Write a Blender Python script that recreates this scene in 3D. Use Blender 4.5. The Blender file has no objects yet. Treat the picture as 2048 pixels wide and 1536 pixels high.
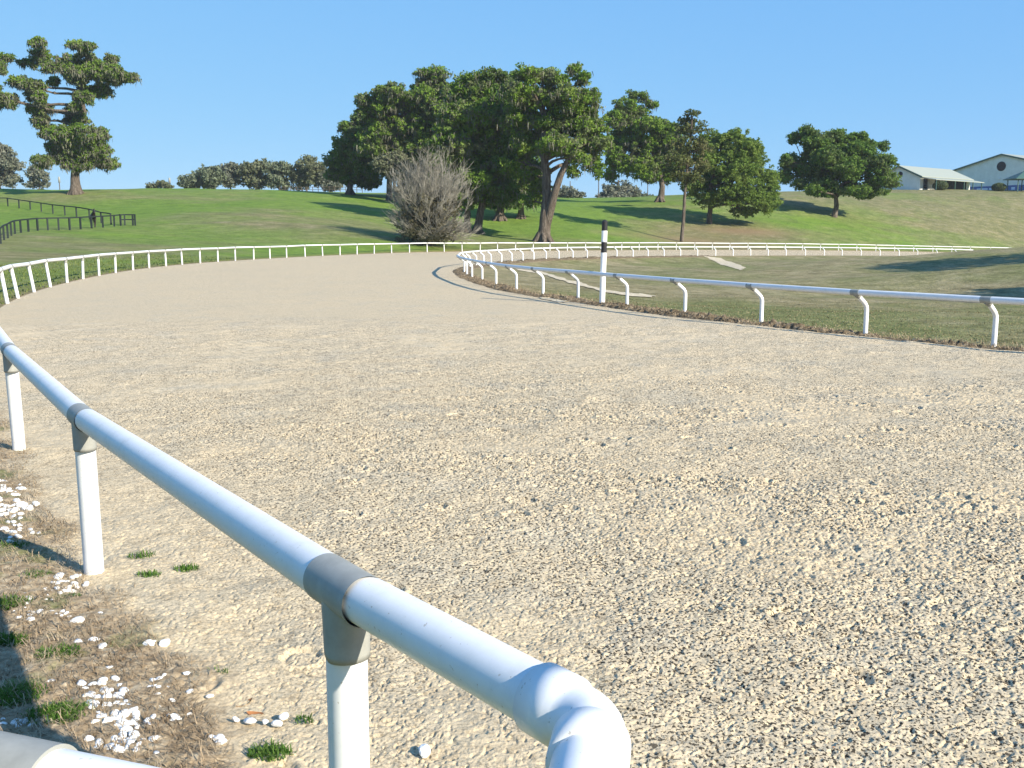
import bpy, math, random
import numpy as np
from mathutils import Vector, Matrix
random.seed(7); RS = np.random.RandomState(11)
C = bpy.context.scene.collection
SC = bpy.context.scene
# ------------------------------------------------------------------ camera, sky, sun, exposure
F = 1991.0; HCAM = 1.9; PITCH = math.radians(8.57)
cam = bpy.data.cameras.new("camera"); camo = bpy.data.objects.new("camera", cam); C.objects.link(camo)
camo.location = (0, 0, HCAM); camo.rotation_euler = (math.radians(90) - PITCH, 0, 0)
cam.sensor_width = 36.0; cam.lens = 36.0 * F / 2048.0; cam.clip_start = 0.05; cam.clip_end = 6000
SC.camera = camo
SUN_EL = math.radians(27.5); SUN_AZ = (0.78, -0.626)          # horizontal direction towards the sun
W = bpy.data.worlds.new("World"); SC.world = W; W.use_nodes = True
nt = W.node_tree; nt.nodes.clear()
wo = nt.nodes.new('ShaderNodeOutputWorld'); bg = nt.nodes.new('ShaderNodeBackground'); sky = nt.nodes.new('ShaderNodeTexSky')
sky.sky_type = 'NISHITA'; sky.sun_disc = False; sky.sun_elevation = SUN_EL
sky.sun_rotation = math.atan2(SUN_AZ[0], SUN_AZ[1]); sky.altitude = 3000; sky.air_density = 1.0; sky.dust_density = 0.0; sky.ozone_density = 6.0
bg.inputs['Strength'].default_value = 0.105
_sp = nt.nodes.new('ShaderNodeSeparateColor'); _cb = nt.nodes.new('ShaderNodeCombineColor'); nt.links.new(sky.outputs[0], _sp.inputs[0])
for _i, (_p, _k) in enumerate(((.46, .47), (.28, .665), (.08, .95))):     # the camera's softer response to the clear sky
    _a = nt.nodes.new('ShaderNodeMath'); _a.operation = 'MULTIPLY'; _a.inputs[1].default_value = .189; nt.links.new(_sp.outputs[_i], _a.inputs[0])
    _b = nt.nodes.new('ShaderNodeMath'); _b.operation = 'POWER'; _b.inputs[1].default_value = _p; nt.links.new(_a.outputs[0], _b.inputs[0])
    _c = nt.nodes.new('ShaderNodeMath'); _c.operation = 'MULTIPLY'; _c.inputs[1].default_value = _k/.189; nt.links.new(_b.outputs[0], _c.inputs[0]); nt.links.new(_c.outputs[0], _cb.inputs[_i])
nt.links.new(_cb.outputs[0], bg.inputs['Color']); nt.links.new(bg.outputs[0], wo.inputs['Surface'])
sun = bpy.data.lights.new("sun", 'SUN'); sun.energy = 5.0; sun.angle = math.radians(0.53); sun.color = (1.0, 0.92, 0.77)
suno = bpy.data.objects.new("sun", sun); C.objects.link(suno)
sd = Vector((SUN_AZ[0]*math.cos(SUN_EL), SUN_AZ[1]*math.cos(SUN_EL), math.sin(SUN_EL))).normalized()
suno.rotation_euler = sd.to_track_quat('Z', 'Y').to_euler(); suno.location = (30, -30, 40)
SC.view_settings.view_transform = 'Standard'; SC.view_settings.look = 'None'; SC.view_settings.exposure = 0.85; SC.view_settings.gamma = 1.0
SC.view_settings.use_curve_mapping = False
SC.cycles.max_bounces = 6; SC.cycles.diffuse_bounces = 3; SC.cycles.transparent_max_bounces = 4
SC.cycles.use_denoising = True

# ------------------------------------------------------------------ projection helpers (2048x1536 picture pixels -> rays)
CP, SP = math.cos(PITCH), math.sin(PITCH)
def ray(u, v):
    a = (u-1024.0)/F; b = (768.0-v)/F
    return np.array([a, CP + b*SP, -SP + b*CP])
def on_z(u, v, z=0.0):
    d = ray(u, v); t = (z-HCAM)/d[2]; return (d[0]*t, d[1]*t, z)
def at_dist(u, v, y):
    d = ray(u, v); t = y/d[1]; return (d[0]*t, y, HCAM + d[2]*t)
# ------------------------------------------------------------------ numpy noise
def _h(ix, iy, s):
    h = (ix.astype(np.int64)*374761393 + iy.astype(np.int64)*668265263 + s*974634777) & 0xffffffff
    h = ((h ^ (h >> 13))*1274126177) & 0xffffffff
    h = ((h ^ (h >> 15))*2246822519) & 0xffffffff
    return ((h ^ (h >> 16)) & 0xffff)/65535.0
def vn(x, y, s=0):
    fx = np.floor(x); fy = np.floor(y); ix = fx.astype(np.int64); iy = fy.astype(np.int64)
    tx = x-fx; ty = y-fy; tx = tx*tx*(3-2*tx); ty = ty*ty*(3-2*ty)
    a = _h(ix, iy, s); b = _h(ix+1, iy, s); c = _h(ix, iy+1, s); d = _h(ix+1, iy+1, s)
    return (a*(1-tx)+b*tx)*(1-ty) + (c*(1-tx)+d*tx)*ty
def fbm(x, y, s=0, o=4):
    r = 0; a = 0.5; n = 0
    for k in range(o):
        r = r + a*vn(x*2**k+k*17.3, y*2**k-k*9.1, s+k); n += a; a *= .5
    return r/n
def sm(a, b, x):
    t = np.clip((x-a)/(b-a), 0, 1); return t*t*(3-2*t)
# ------------------------------------------------------------------ the two edges of the track, as loops round CEN
CEN = np.array([70.0, 70.0])
def spline_loop(pts):
    p = np.array(pts, float); th = np.arctan2(p[:, 1]-CEN[1], p[:, 0]-CEN[0]); r = np.hypot(p[:, 0]-CEN[0], p[:, 1]-CEN[1])
    o = np.argsort(th); th = th[o]; r = r[o]; z = p[o, 2]; n = len(th)
    T = np.linspace(-math.pi, math.pi, 8193)
    def per(y):
        h = np.diff(np.append(th, th[0]+2*math.pi)); A = np.zeros((n, n)); B = np.zeros(n)
        for i in range(n):
            hp = h[i-1]; hn = h[i]; A[i, i-1] += hp; A[i, i] += 2*(hp+hn); A[i, (i+1) % n] += hn
            B[i] = 6*((y[(i+1) % n]-y[i])/hn - (y[i]-y[i-1])/hp)
        M = np.linalg.solve(A, B)
        TT = np.where(T < th[0], T+2*math.pi, T); k = np.clip(np.searchsorted(th, TT, side='right')-1, 0, n-1)
        a = TT-th[k]; hh = h[k]; b = hh-a; y1 = y[(k+1) % n]; M0 = M[k]; M1 = M[(k+1) % n]
        return M0*b**3/(6*hh)+M1*a**3/(6*hh)+(y[k]/hh-M0*hh/6)*b+(y1/hh-M1*hh/6)*a
    return T, per(r), per(z)
far = lambda u, v, y: at_dist(u, v, y)
outer_pts = [on_z(690, 1560, 0)[:2]+(0,), on_z(190, 1158)[:2]+(0,), on_z(40, 910)[:2]+(0,), on_z(14.6, 607), on_z(101, 574), on_z(198, 551.5), on_z(333, 532), on_z(507, 519), on_z(714, 508.8),
             on_z(887, 503.6), far(1100, 501.5, 120), far(1400, 499.8, 138), far(1750, 502.3, 155), far(1980, 506.3, 168),
             (150, 195, -2.2), (235, 160, -2), (255, 60, -1), (190, -35, 0), (100, -72, 0), (45, -55, 0), (14, -19, 0), (3.6, -3.4, 0)]
outer_pts[0] = (-0.62, 2.75, 0)
inner_pts = [on_z(1988.6, 698), on_z(1730, 673), on_z(1524, 649.5), on_z(1371, 630.5), on_z(1254, 614.5), on_z(1157, 600.5), on_z(1086.5, 591), on_z(1033.6, 581.5), on_z(992.5, 571.7), on_z(964.6, 563),
             on_z(944, 556), on_z(928.5, 546), on_z(926, 540), on_z(940, 534.2), on_z(967.5, 529.4), on_z(1023, 524.5), on_z(1092, 519), far(1233, 514.5, 84), far(1430, 511.8, 95), far(1572, 511.0, 102),
             far(1798, 511.6, 115), far(1912, 512.6, 123), (110, 158, -2.1), (170, 165, -2), (210, 120, -1.6), (205, 50, -.8), (150, -10, 0), (90, -38, 0), (50, -30, 0), (24, -6, 0)]
TO, RO, ZO = spline_loop(outer_pts); TI, RI, ZI = spline_loop(inner_pts)
def polar(x, y):
    dx = x-CEN[0]; dy = y-CEN[1]; return np.arctan2(dy, dx), np.hypot(dx, dy)
# ------------------------------------------------------------------ terrain
class RBF:
    def __init__(s, pts, c):
        p = np.array(pts, float); s.p = p[:, :2]; s.c = c; n = len(p)
        D = np.hypot(p[:, None, 0]-p[None, :, 0], p[:, None, 1]-p[None, :, 1]); A = np.zeros((n+1, n+1))
        A[:n, :n] = np.sqrt(D*D+c*c); A[:n, n] = 1; A[n, :n] = 1; A[:n, :n] -= np.eye(n)*0.6
        s.w = np.linalg.solve(A, np.append(p[:, 2], 0))
    def __call__(s, x, y):
        x = np.asarray(x, float); y = np.asarray(y, float); r = np.full(x.shape, s.w[-1])
        for (px, py), w in zip(s.p, s.w[:-1]): r = r + w*np.sqrt((x-px)**2+(y-py)**2+s.c**2)
        return r
hill = [at_dist(*a) for a in [
    (0, 545, 45), (0, 490, 78), (-200, 470, 90), (60, 467, 92), (130, 461, 100), (200, 457, 106), (270, 452, 112), (16, 413, 150), (200, 440, 122), (-200, 410, 150), (120, 425, 138),
    (152, 388, 165), (400, 470, 100), (400, 430, 125), (400, 400, 155), (60, 377.5, 190), (300, 378, 190), (500, 380, 195), (-300, 378, 190), (-700, 380, 170),
    (620, 480, 100), (700, 460, 112), (600, 440, 125), (620, 413, 150), (650, 395, 172), (690, 384.5, 200),
    (780, 400, 182), (880, 390, 205), (850, 470, 118), (940, 465, 140), (1000, 441, 155), (1085, 483, 128), (1150, 450, 152), (1050, 392, 205), (1180, 403, 205), (1320, 403, 190), (1250, 430, 168),
    (1362, 483, 148), (1415, 447, 165), (1480, 425, 176), (1540, 392, 195), (1590, 450, 166), (1668, 433, 180), (1600, 386, 215), (1750, 384, 228), (1800, 430, 190), (1900, 384, 232), (2048, 385, 236),
    (1850, 480, 170), (1950, 440, 194), (2048, 480, 186), (2300, 386, 240), (2300, 470, 200), (2600, 386, 240)]]
hill += [(0, -25, 0), (-12, 0, 0), (-6, -8, 0), (-14, 12, 0), (-24, 28, .1), (-40, 10, .5), (-30, -30, 0), (0, 320, 7.5), (-150, 300, 7.5), (150, 330, 10.5), (260, 300, 11), (-300, 200, 7), (-600, 600, 5), (0, 900, 5), (600, 700, 6),
         (1300, 1300, 0), (-1300, 1300, 0), (0, 1900, 0), (1500, 0, 0), (-1500, 0, 0), (0, -1300, 0), (300, -200, 0), (-300, -200, 0), (350, 60, 1)]
RB_OUT = RBF(hill, 9.0)
RB_IN = RBF([(12, 26, -.25), (8, 40, -.7), (6, 52, -.5), (14, 60, -.8), (22, 45, -.85), (30, 33, -.1), (20, 80, -.6), (35, 95, -.5), (30, 62, -.3), (27, 55, .35), (36, 72, .8), (45, 84, .9), (34, 50, .9), (50, 100, -.1),
             (44, 60, 1.3), (60, 80, 1.5), (60, 110, -.4), (80, 120, -.9), (100, 60, .6), (100, 120, -1), (60, 20, .3), (150, 80, -.5), (90, 0, 0), (22, 20, -.1)], 5.0)
def height(x, y):
    x = np.asarray(x, float); y = np.asarray(y, float); th, r = polar(x, y)
    ro = np.interp(th, TO, RO); zo = np.interp(th, TO, ZO); ri = np.interp(th, TI, RI); zi = np.interp(th, TI, ZI)
    ct = np.cos(th); st = np.sin(th)
    ho = RB_OUT(x, y) + (zo-RB_OUT(CEN[0]+ro*ct, CEN[1]+ro*st))*np.exp(-np.maximum(r-ro, 0)/9.0)
    ho = ho + (fbm(x*.06, y*.06, 3)-.5)*1.1*sm(3, 30, r-ro)*(1-.8*sm(170, 300, np.hypot(x, y)))
    hi = RB_IN(x, y) + (zi-RB_IN(CEN[0]+ri*ct, CEN[1]+ri*st))*np.exp(-np.maximum(ri-r, 0)/4.0)
    hi = hi + (fbm(x*.15, y*.15, 5)-.5)*.35*sm(1, 8, ri-r)
    ht = zi + (zo-zi)*np.clip((r-ri)/np.maximum(ro-ri, .1), 0, 1)
    return np.where(r > ro, ho, np.where(r < ri, hi, ht))
def hz(x, y): return float(height(np.array([x]), np.array([y]))[0])
def place(u, v):
    d = ray(u, v); t = np.concatenate([np.arange(2, 60, .1), np.arange(60, 500, .5)])
    g = height(d[0]*t, d[1]*t) - (HCAM+d[2]*t); k = np.argmax(g > 0)
    if not (g > 0).any(): raise ValueError("no hit %s %s" % (u, v))
    a = t[k]
    return (d[0]*a, d[1]*a, hz(d[0]*a, d[1]*a))
def by_dist(u, y):
    x = (u-1024)/F*y*CP*1.0; x = ray(u, 400)[0]/ray(u, 400)[1]*y
    return (x, y, hz(x, y))
def ground_near(u, y, v=None): return by_dist(u, y)
# ------------------------------------------------------------------ materials
def mat(name, base=(.5, .5, .5), rough=.6, spec=.3, build=None, **kw):
    m = bpy.data.materials.new(name); m.use_nodes = True; t = m.node_tree; b = t.nodes['Principled BSDF']
    b.inputs['Base Color'].default_value = (*base, 1); b.inputs['Roughness'].default_value = rough; b.inputs['Specular IOR Level'].default_value = spec
    if build: build(t, b)
    return m
def nd(t, ty, **kw):
    n = t.nodes.new(ty)
    for k, v in kw.items():
        if k.startswith('i_'): n.inputs[k[2:].replace('_', ' ')].default_value = v
        else: setattr(n, k, v)
    return n
def ramp(t, src, stops, interp='LINEAR'):
    r = t.nodes.new('ShaderNodeValToRGB'); r.color_ramp.interpolation = interp; e = r.color_ramp.elements
    while len(e) < len(stops): e.new(0.5)
    for el, (p, c) in zip(e, stops): el.position = p; el.color = (*c, 1) if len(c) == 3 else c
    t.links.new(src, r.inputs[0]); return r.outputs[0]
def noise(t, scale, detail=3, rough=.55, vec=None, dist=0):
    n = nd(t, 'ShaderNodeTexNoise'); n.inputs['Scale'].default_value = scale; n.inputs['Detail'].default_value = detail; n.inputs['Roughness'].default_value = rough; n.inputs['Distortion'].default_value = dist
    if vec is None:
        g = t.nodes.new('ShaderNodeNewGeometry'); vec = g.outputs['Position']
    t.links.new(vec, n.inputs['Vector']); return n.outputs['Fac']
def mix(t, f, a, b, mode='MIX'):
    m = t.nodes.new('ShaderNodeMix'); m.data_type = 'RGBA'; m.blend_type = mode
    for s, x in ((m.inputs[0], f), (m.inputs[6], a), (m.inputs[7], b)):
        if hasattr(x, 'links'): t.links.new(x, s)
        elif isinstance(x, (int, float)): s.default_value = x
        else: s.default_value = (*x, 1)
    return m.outputs[2]
def math_(t, op, a, b=None):
    m = t.nodes.new('ShaderNodeMath'); m.operation = op
    for i, x in enumerate((a, b)):
        if x is None: continue
        if hasattr(x, 'links'): t.links.new(x, m.inputs[i])
        else: m.inputs[i].default_value = x
    return m.outputs[0]
def bump(t, b, h, strength, dist):
    n = t.nodes.new('ShaderNodeBump'); n.inputs['Strength'].default_value = strength; n.inputs['Distance'].default_value = dist
    t.links.new(h, n.inputs['Height']); t.links.new(n.outputs[0], b.inputs['Normal'])
def attr(t, name):
    a = t.nodes.new('ShaderNodeAttribute'); a.attribute_name = name; return a.outputs['Fac']
SAND_A = (.67, .54, .36); SAND_B = (.635, .52, .355); SAND_C = (.575, .495, .365)
def sand_colour(t, calm=None):
    big = noise(t, .25, 4, .6); c = ramp(t, big, [(.38, SAND_A), (.62, SAND_B)])
    g = noise(t, 1.3, 3, .5); c = mix(t, ramp(t, g, [(.5, (0, 0, 0)), (.72, (.75, .75, .75))]), c, SAND_C)
    gr = noise(t, 95, 3, .7); c = mix(t, 1.0, c, ramp(t, gr, [(.3, (.72, .70, .68)), (.5, (1, 1, 1)), (.7, (1.06, 1.05, 1.02))]), 'MULTIPLY')
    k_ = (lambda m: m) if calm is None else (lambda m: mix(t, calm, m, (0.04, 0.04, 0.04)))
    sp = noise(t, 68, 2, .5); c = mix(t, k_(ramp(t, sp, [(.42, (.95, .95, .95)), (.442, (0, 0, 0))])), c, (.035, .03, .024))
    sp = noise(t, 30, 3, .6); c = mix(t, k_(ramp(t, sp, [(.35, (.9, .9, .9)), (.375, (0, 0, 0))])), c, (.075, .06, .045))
    md = noise(t, 10, 3, .7); c = mix(t, 1.0, c, ramp(t, md, [(.34, (.80, .79, .78)), (.5, (1, 1, 1)), (.68, (1.06, 1.06, 1.05))]), 'MULTIPLY')
    return c
def b_sand(t, b):
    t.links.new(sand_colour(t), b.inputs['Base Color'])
    h = math_(t, 'ADD', math_(t, 'MULTIPLY', noise(t, 24, 3, .6), 1.0), math_(t, 'MULTIPLY', noise(t, 7, 2, .6), .7)); bump(t, b, math_(t, 'ADD', h, math_(t, 'MULTIPLY', noise(t, 55, 2, .6), .8)), .45, .02)
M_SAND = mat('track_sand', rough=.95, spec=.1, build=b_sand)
def b_near(t, b):
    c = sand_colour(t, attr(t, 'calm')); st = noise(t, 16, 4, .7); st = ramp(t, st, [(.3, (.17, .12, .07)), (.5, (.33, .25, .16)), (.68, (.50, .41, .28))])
    c = mix(t, attr(t, 'verge'), mix(t, 1.0, c, ramp(t, attr(t, 'near_tone'), [(0, (1, 1, 1)), (1, (.90, .90, .89))]), 'MULTIPLY'), st); c = mix(t, attr(t, 'green'), c, (.075, .12, .025)); t.links.new(c, b.inputs['Base Color'])  # sand tone is multiplied darker towards the camera
    bump(t, b, noise(t, 120, 3, .7), .5, .006)
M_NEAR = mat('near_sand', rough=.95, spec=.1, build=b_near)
def b_grass(t, b):
    g = attr(t, 'green'); fine = noise(t, 3.0, 5, .75); mid = noise(t, .55, 4, .65)
    a = ramp(t, mid, [(.3, (.105, .17, .026)), (.55, (.14, .22, .035)), (.75, (.175, .25, .045))])
    d = ramp(t, mid, [(.3, (.13, .135, .055)), (.5, (.185, .175, .08)), (.72, (.27, .235, .135))])
    c = mix(t, g, d, a); c = mix(t, 1.0, c, ramp(t, fine, [(.28, (.62, .64, .6)), (.5, (1, 1, 1)), (.72, (1.3, 1.27, 1.2))]), 'MULTIPLY')
    c = mix(t, 1.0, c, ramp(t, noise(t, .22, 5, .75), [(.34, (.88, .89, .89)), (.5, (1, 1, 1)), (.66, (1.12, 1.08, 1.03))]), 'MULTIPLY')
    s = attr(t, 'soil'); c = mix(t, s, c, (.24, .17, .10)); t.links.new(c, b.inputs['Base Color'])
    h = math_(t, 'ADD', noise(t, 9, 4, .8), math_(t, 'MULTIPLY', noise(t, 1.1, 2, .5), 1.5)); bump(t, b, h, .7, .12)
M_GRASS = mat('grass_ground', rough=.9, spec=.12, build=b_grass)
def b_infield(t, b):
    g = attr(t, 'green'); fine = noise(t, 5.5, 5, .8); mid = noise(t, .9, 5, .7)
    a = ramp(t, mid, [(.3, (.10, .135, .035)), (.6, (.145, .18, .05))])
    d = ramp(t, mid, [(.34, (.17, .145, .075)), (.5, (.26, .225, .12)), (.66, (.36, .305, .185))])
    c = mix(t, g, d, a); c = mix(t, 1.0, c, ramp(t, fine, [(.3, (.5, .5, .5)), (.5, (1, 1, 1)), (.68, (1.4, 1.36, 1.3))]), 'MULTIPLY')
    c = mix(t, attr(t, 'soil'), c, (.24, .17, .10)); t.links.new(c, b.inputs['Base Color'])
    bump(t, b, math_(t, 'ADD', noise(t, 11, 4, .8), noise(t, 2.2, 2, .6)), .8, .10)
M_INF = mat('infield_ground', rough=.9, spec=.1, build=b_infield)
def b_pvc(t, b):
    n = noise(t, 9, 5, .7); c = ramp(t, n, [(.2, (.62, .62, .60)), (.45, (.71, .71, .70)), (.7, (.75, .75, .75))])
    s = noise(t, 70, 2, .6); c = mix(t, ramp(t, s, [(.27, (.8, .8, .8)), (.31, (0, 0, 0))]), c, (.45, .41, .35)); t.links.new(c, b.inputs['Base Color'])
M_PVC = mat('white_pvc', rough=.45, spec=.4, build=b_pvc)
M_SHADED = mat('shaded_pvc', (.50, .54, .58), .4, .4)
def b_grey(t, b):
    n = noise(t, 12, 4, .7); t.links.new(ramp(t, n, [(.3, (.26, .26, .235)), (.7, (.34, .34, .31))]), b.inputs['Base Color'])
M_GREY = mat('grey_fitting', rough=.55, spec=.3, build=b_grey)
M_RUST = mat('rust', (.22, .11, .04), .8, .2)
M_BLACK = mat('black_paint', (.022, .022, .024), .55, .3)
M_FENCE = mat('black_fence', (.02, .028, .028), .7, .2)
M_WHITE = mat('white_paint', (.8, .8, .79), .5, .3)
def leafmat(name, c1, c2, c3, trans=.25, sc=.35, grey=0):
    m = bpy.data.materials.new(name); m.use_nodes = True; t = m.node_tree; t.nodes.clear()
    n = noise(t, sc, 4, .7); n2 = noise(t, 2.6, 2, .6); v = math_(t, 'ADD', math_(t, 'MULTIPLY', n, .6), math_(t, 'MULTIPLY', n2, .4))
    c = ramp(t, v, [(.36, c1), (.5, c2), (.64, c3)])
    if grey: c = mix(t, ramp(t, noise(t, .33, 3, .65), [(.5-.0, (0, 0, 0)), (.64, (grey, grey, grey))]), c, (.17, .165, .115))
    d = nd(t, 'ShaderNodeBsdfDiffuse'); tr = nd(t, 'ShaderNodeBsdfTranslucent'); mx = nd(t, 'ShaderNodeMixShader'); mx.inputs[0].default_value = trans
    o = nd(t, 'ShaderNodeOutputMaterial'); t.links.new(c, d.inputs[0]); t.links.new(c, tr.inputs[0]); t.links.new(d.outputs[0], mx.inputs[1]); t.links.new(tr.outputs[0], mx.inputs[2]); t.links.new(mx.outputs[0], o.inputs[0])
    return m
M_OAK = leafmat('oak_leaves', (.08, .14, .024), (.15, .25, .036), (.26, .335, .075), trans=.38, grey=.7)
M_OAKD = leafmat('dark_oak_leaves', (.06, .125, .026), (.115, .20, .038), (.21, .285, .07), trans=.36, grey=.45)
M_OAKG = leafmat('grey_green_leaves', (.10, .12, .065), (.15, .165, .095), (.21, .21, .14))
M_WILLOW = leafmat('light_leaves', (.085, .145, .03), (.16, .24, .05), (.25, .31, .09), trans=.38)
M_PINE = leafmat('pine_needles', (.07, .095, .03), (.12, .14, .05), (.19, .17, .09))
M_FAR = leafmat('far_grey_leaves', (.125, .145, .105), (.175, .19, .14), (.24, .235, .18))
M_FARG = leafmat('far_green_leaves', (.115, .14, .09), (.16, .19, .12), (.21, .23, .155))
M_MOSS = leafmat('moss', (.12, .125, .085), (.17, .17, .125), (.24, .23, .18), .2)
M_HEDGE = leafmat('hedge_leaves', (.07, .10, .04), (.12, .15, .07), (.16, .19, .09))
M_TUFT = leafmat('tuft_blades', (.05, .11, .02), (.085, .17, .03), (.15, .23, .06), .3, 4)
M_STRAW = leafmat('straw_blades', (.20, .14, .085), (.36, .27, .17), (.55, .45, .32), .1, 9)
M_TWIG = leafmat('grey_twigs', (.15, .14, .115), (.245, .23, .19), (.34, .32, .27), 0, .8)
def b_bark(t, b):
    tc = nd(t, 'ShaderNodeTexCoord'); mp = nd(t, 'ShaderNodeMapping'); mp.inputs['Scale'].default_value = (6, 6, .8); t.links.new(tc.outputs['Object'], mp.inputs[0])
    n = noise(t, .9, 5, .75, mp.outputs[0]); t.links.new(ramp(t, n, [(.3, (.05, .04, .03)), (.5, (.125, .10, .08)), (.7, (.27, .235, .19))]), b.inputs['Base Color']); bump(t, b, n, 1, .25)
M_BARK = mat('bark', rough=.9, spec=.1, build=b_bark)
# ------------------------------------------------------------------ mesh helpers
def mesh_np(name, V, Fq, m, parent=None, smooth=False, attrs=None, loc=None):
    me = bpy.data.meshes.new(name); V = np.asarray(V, np.float32); Fq = np.asarray(Fq, np.int32); k = Fq.shape[1]; n = len(Fq)
    me.vertices.add(len(V)); me.vertices.foreach_set('co', V.ravel()); me.loops.add(n*k); me.loops.foreach_set('vertex_index', Fq.ravel())
    me.polygons.add(n); me.polygons.foreach_set('loop_start', np.arange(0, n*k, k, dtype=np.int32)); me.polygons.foreach_set('loop_total', np.full(n, k, np.int32))
    if smooth: me.polygons.foreach_set('use_smooth', np.ones(n, bool))
    me.update(calc_edges=True)
    if attrs:
        for an, av in attrs.items():
            a = me.attributes.new(an, 'FLOAT', 'POINT'); a.data.foreach_set('value', np.asarray(av, np.float32).ravel())
    me.materials.append(m); o = bpy.data.objects.new(name, me); C.objects.link(o)
    if parent: o.parent = parent
    if loc is not None: o.location = loc
    return o
class MB:
    def __init__(s): s.v = []; s.f = []
    def add(s, vs, fs):
        b = len(s.v); s.v += [tuple(map(float, p)) for p in vs]; s.f += [tuple(i+b for i in f) for f in fs]
    def box(s, x0, x1, y0, y1, z0, z1):
        s.add([(x0, y0, z0), (x1, y0, z0), (x1, y1, z0), (x0, y1, z0), (x0, y0, z1), (x1, y0, z1), (x1, y1, z1), (x0, y1, z1)],
              [(3, 2, 1, 0), (4, 5, 6, 7), (0, 1, 5, 4), (1, 2, 6, 5), (2, 3, 7, 6), (3, 0, 4, 7)])
    def tube(s, pts, rad, n=8, caps=True):
        pts = [Vector(p) for p in pts]; N = len(pts); rad = [rad]*N if not hasattr(rad, '__len__') else rad
        vs = []; up = None
        for i, p in enumerate(pts):
            d = (pts[min(i+1, N-1)]-pts[max(i-1, 0)]); d = d.normalized() if d.length > 1e-9 else Vector((0, 0, 1))
            if up is None: up = d.orthogonal().normalized()
            a = (up - d*up.dot(d)); a = a.normalized() if a.length > 1e-6 else d.orthogonal().normalized(); up = a; b = d.cross(a)
            for k in range(n):
                t = 2*math.pi*k/n; vs.append(p + (a*math.cos(t)+b*math.sin(t))*rad[i])
        fs = [(i*n+k, i*n+(k+1) % n, (i+1)*n+(k+1) % n, (i+1)*n+k) for i in range(N-1) for k in range(n)]
        if caps:
            m0 = len(vs); vs += vs[:n]+vs[(N-1)*n:N*n]; fs += [tuple(m0+k for k in range(n-1, -1, -1)), tuple(m0+n+k for k in range(n))]
        s.add(vs, fs)
    def build(s, name, m, parent=None, smooth=False, loc=None):
        me = bpy.data.meshes.new(name); me.from_pydata(s.v, [], s.f); me.update()
        if smooth:
            me.polygons.foreach_set('use_smooth', [len(p.vertices) <= 4 for p in me.polygons])
        for x in (m if isinstance(m, (list, tuple)) else [m]): me.materials.append(x)
        o = bpy.data.objects.new(name, me); C.objects.link(o)
        if parent: o.parent = parent
        if loc is not None: o.location = loc
        return o
def empty(name, loc, label=None, cat=None, group=None, rz=0):
    o = bpy.data.objects.new(name, None); C.objects.link(o); o.location = loc; o.rotation_euler = (0, 0, rz); o.empty_display_size = .2
    tag(o, label, cat, group); return o
def tag(o, label=None, cat=None, group=None, kind=None):
    if label: o['label'] = label
    if cat: o['category'] = cat
    if group: o['group'] = group
    if kind: o['kind'] = kind
    return o
# ------------------------------------------------------------------ ground sheets (share their edges)
def ring(name, rf, nr, nth, m, wrap_center=False):
    T = np.linspace(-math.pi, math.pi, nth, endpoint=False); R = rf(T, nr)     # (nr, nth)
    x = CEN[0]+R*np.cos(T)[None]; y = CEN[1]+R*np.sin(T)[None]
    return T, R, x, y
NTH = 1440
TH = np.linspace(-math.pi, math.pi, NTH, endpoint=False); RIT = np.interp(TH, TI, RI); ROT = np.interp(TH, TO, RO); ZIT = np.interp(TH, TI, ZI); ZOT = np.interp(TH, TO, ZO)
def quads(nr, nth):
    i = np.arange(nr-1)[:, None]; j = np.arange(nth)[None]; j2 = (j+1) % nth
    return np.stack([i*nth+j, (i+1)*nth+j, (i+1)*nth+j2, i*nth+j2], -1).reshape(-1, 4)
# outer ground
off = np.concatenate([[0, .3, .7, 1.2, 1.8, 2.5], np.arange(3.5, 30, 1.5), np.arange(30, 160, 2.5), 160*1.09**np.arange(0, 21)])
X = CEN[0]+(ROT[None]+off[:, None])*np.cos(TH); Y = CEN[1]+(ROT[None]+off[:, None])*np.sin(TH); Zz = height(X, Y); Zz[0] = ZOT
dist = np.hypot(X, Y)
def px_mask(u0, y0, ru, ry):      # soft world-space patch centred at ground azimuth u0 and distance y0
    x0 = (u0-1024)/F*y0; return np.exp(-((X-x0)/ru)**2-((Y-y0)/ry)**2)
n1 = fbm(X*.035, Y*.05, 21); n2 = fbm(X*.15, Y*.25, 22)
green = .30+1.5*(n1-.5)+1.1*(n2-.5)+.75*sm(118, 150, dist)*(1-sm(8, 40, X))+.35*sm(125, 160, dist)*sm(20, 60, X)*(1-sm(60, 90, X))
green += .9*px_mask(0, 118, 26, 17) - .55*px_mask(60, 160, 30, 8) - .5*px_mask(250, 140, 14, 5) + .35*px_mask(750, 90, 16, 5)+.15*px_mask(1590, 172, 9, 10)-.22*sm(35, 70, X)*(dist < 260)
green -= .5*px_mask(1500, 158, 9, 6)+.35*px_mask(1950, 190, 30, 25)
green += .45*(1-sm(2, 9, off[:, None]-0*X))*(Y < 110)
soil = .85*px_mask(1370, 150, 9, 4)*.9 + .5*px_mask(152, 165, 3.5, 2)+.9*px_mask(1480, 160, 7, 3)
edge = np.exp(-(off[:, None]+0*X)/.5)*.9
soil = np.clip(soil+edge*(.5+n2), 0, 1)
ground = mesh_np('ground', np.stack([X, Y, Zz], -1).reshape(-1, 3), quads(len(off), NTH), M_GRASS, smooth=True, attrs={'green': np.clip(green, 0, 1), 'soil': soil}); ground['kind'] = 'structure'
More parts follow.
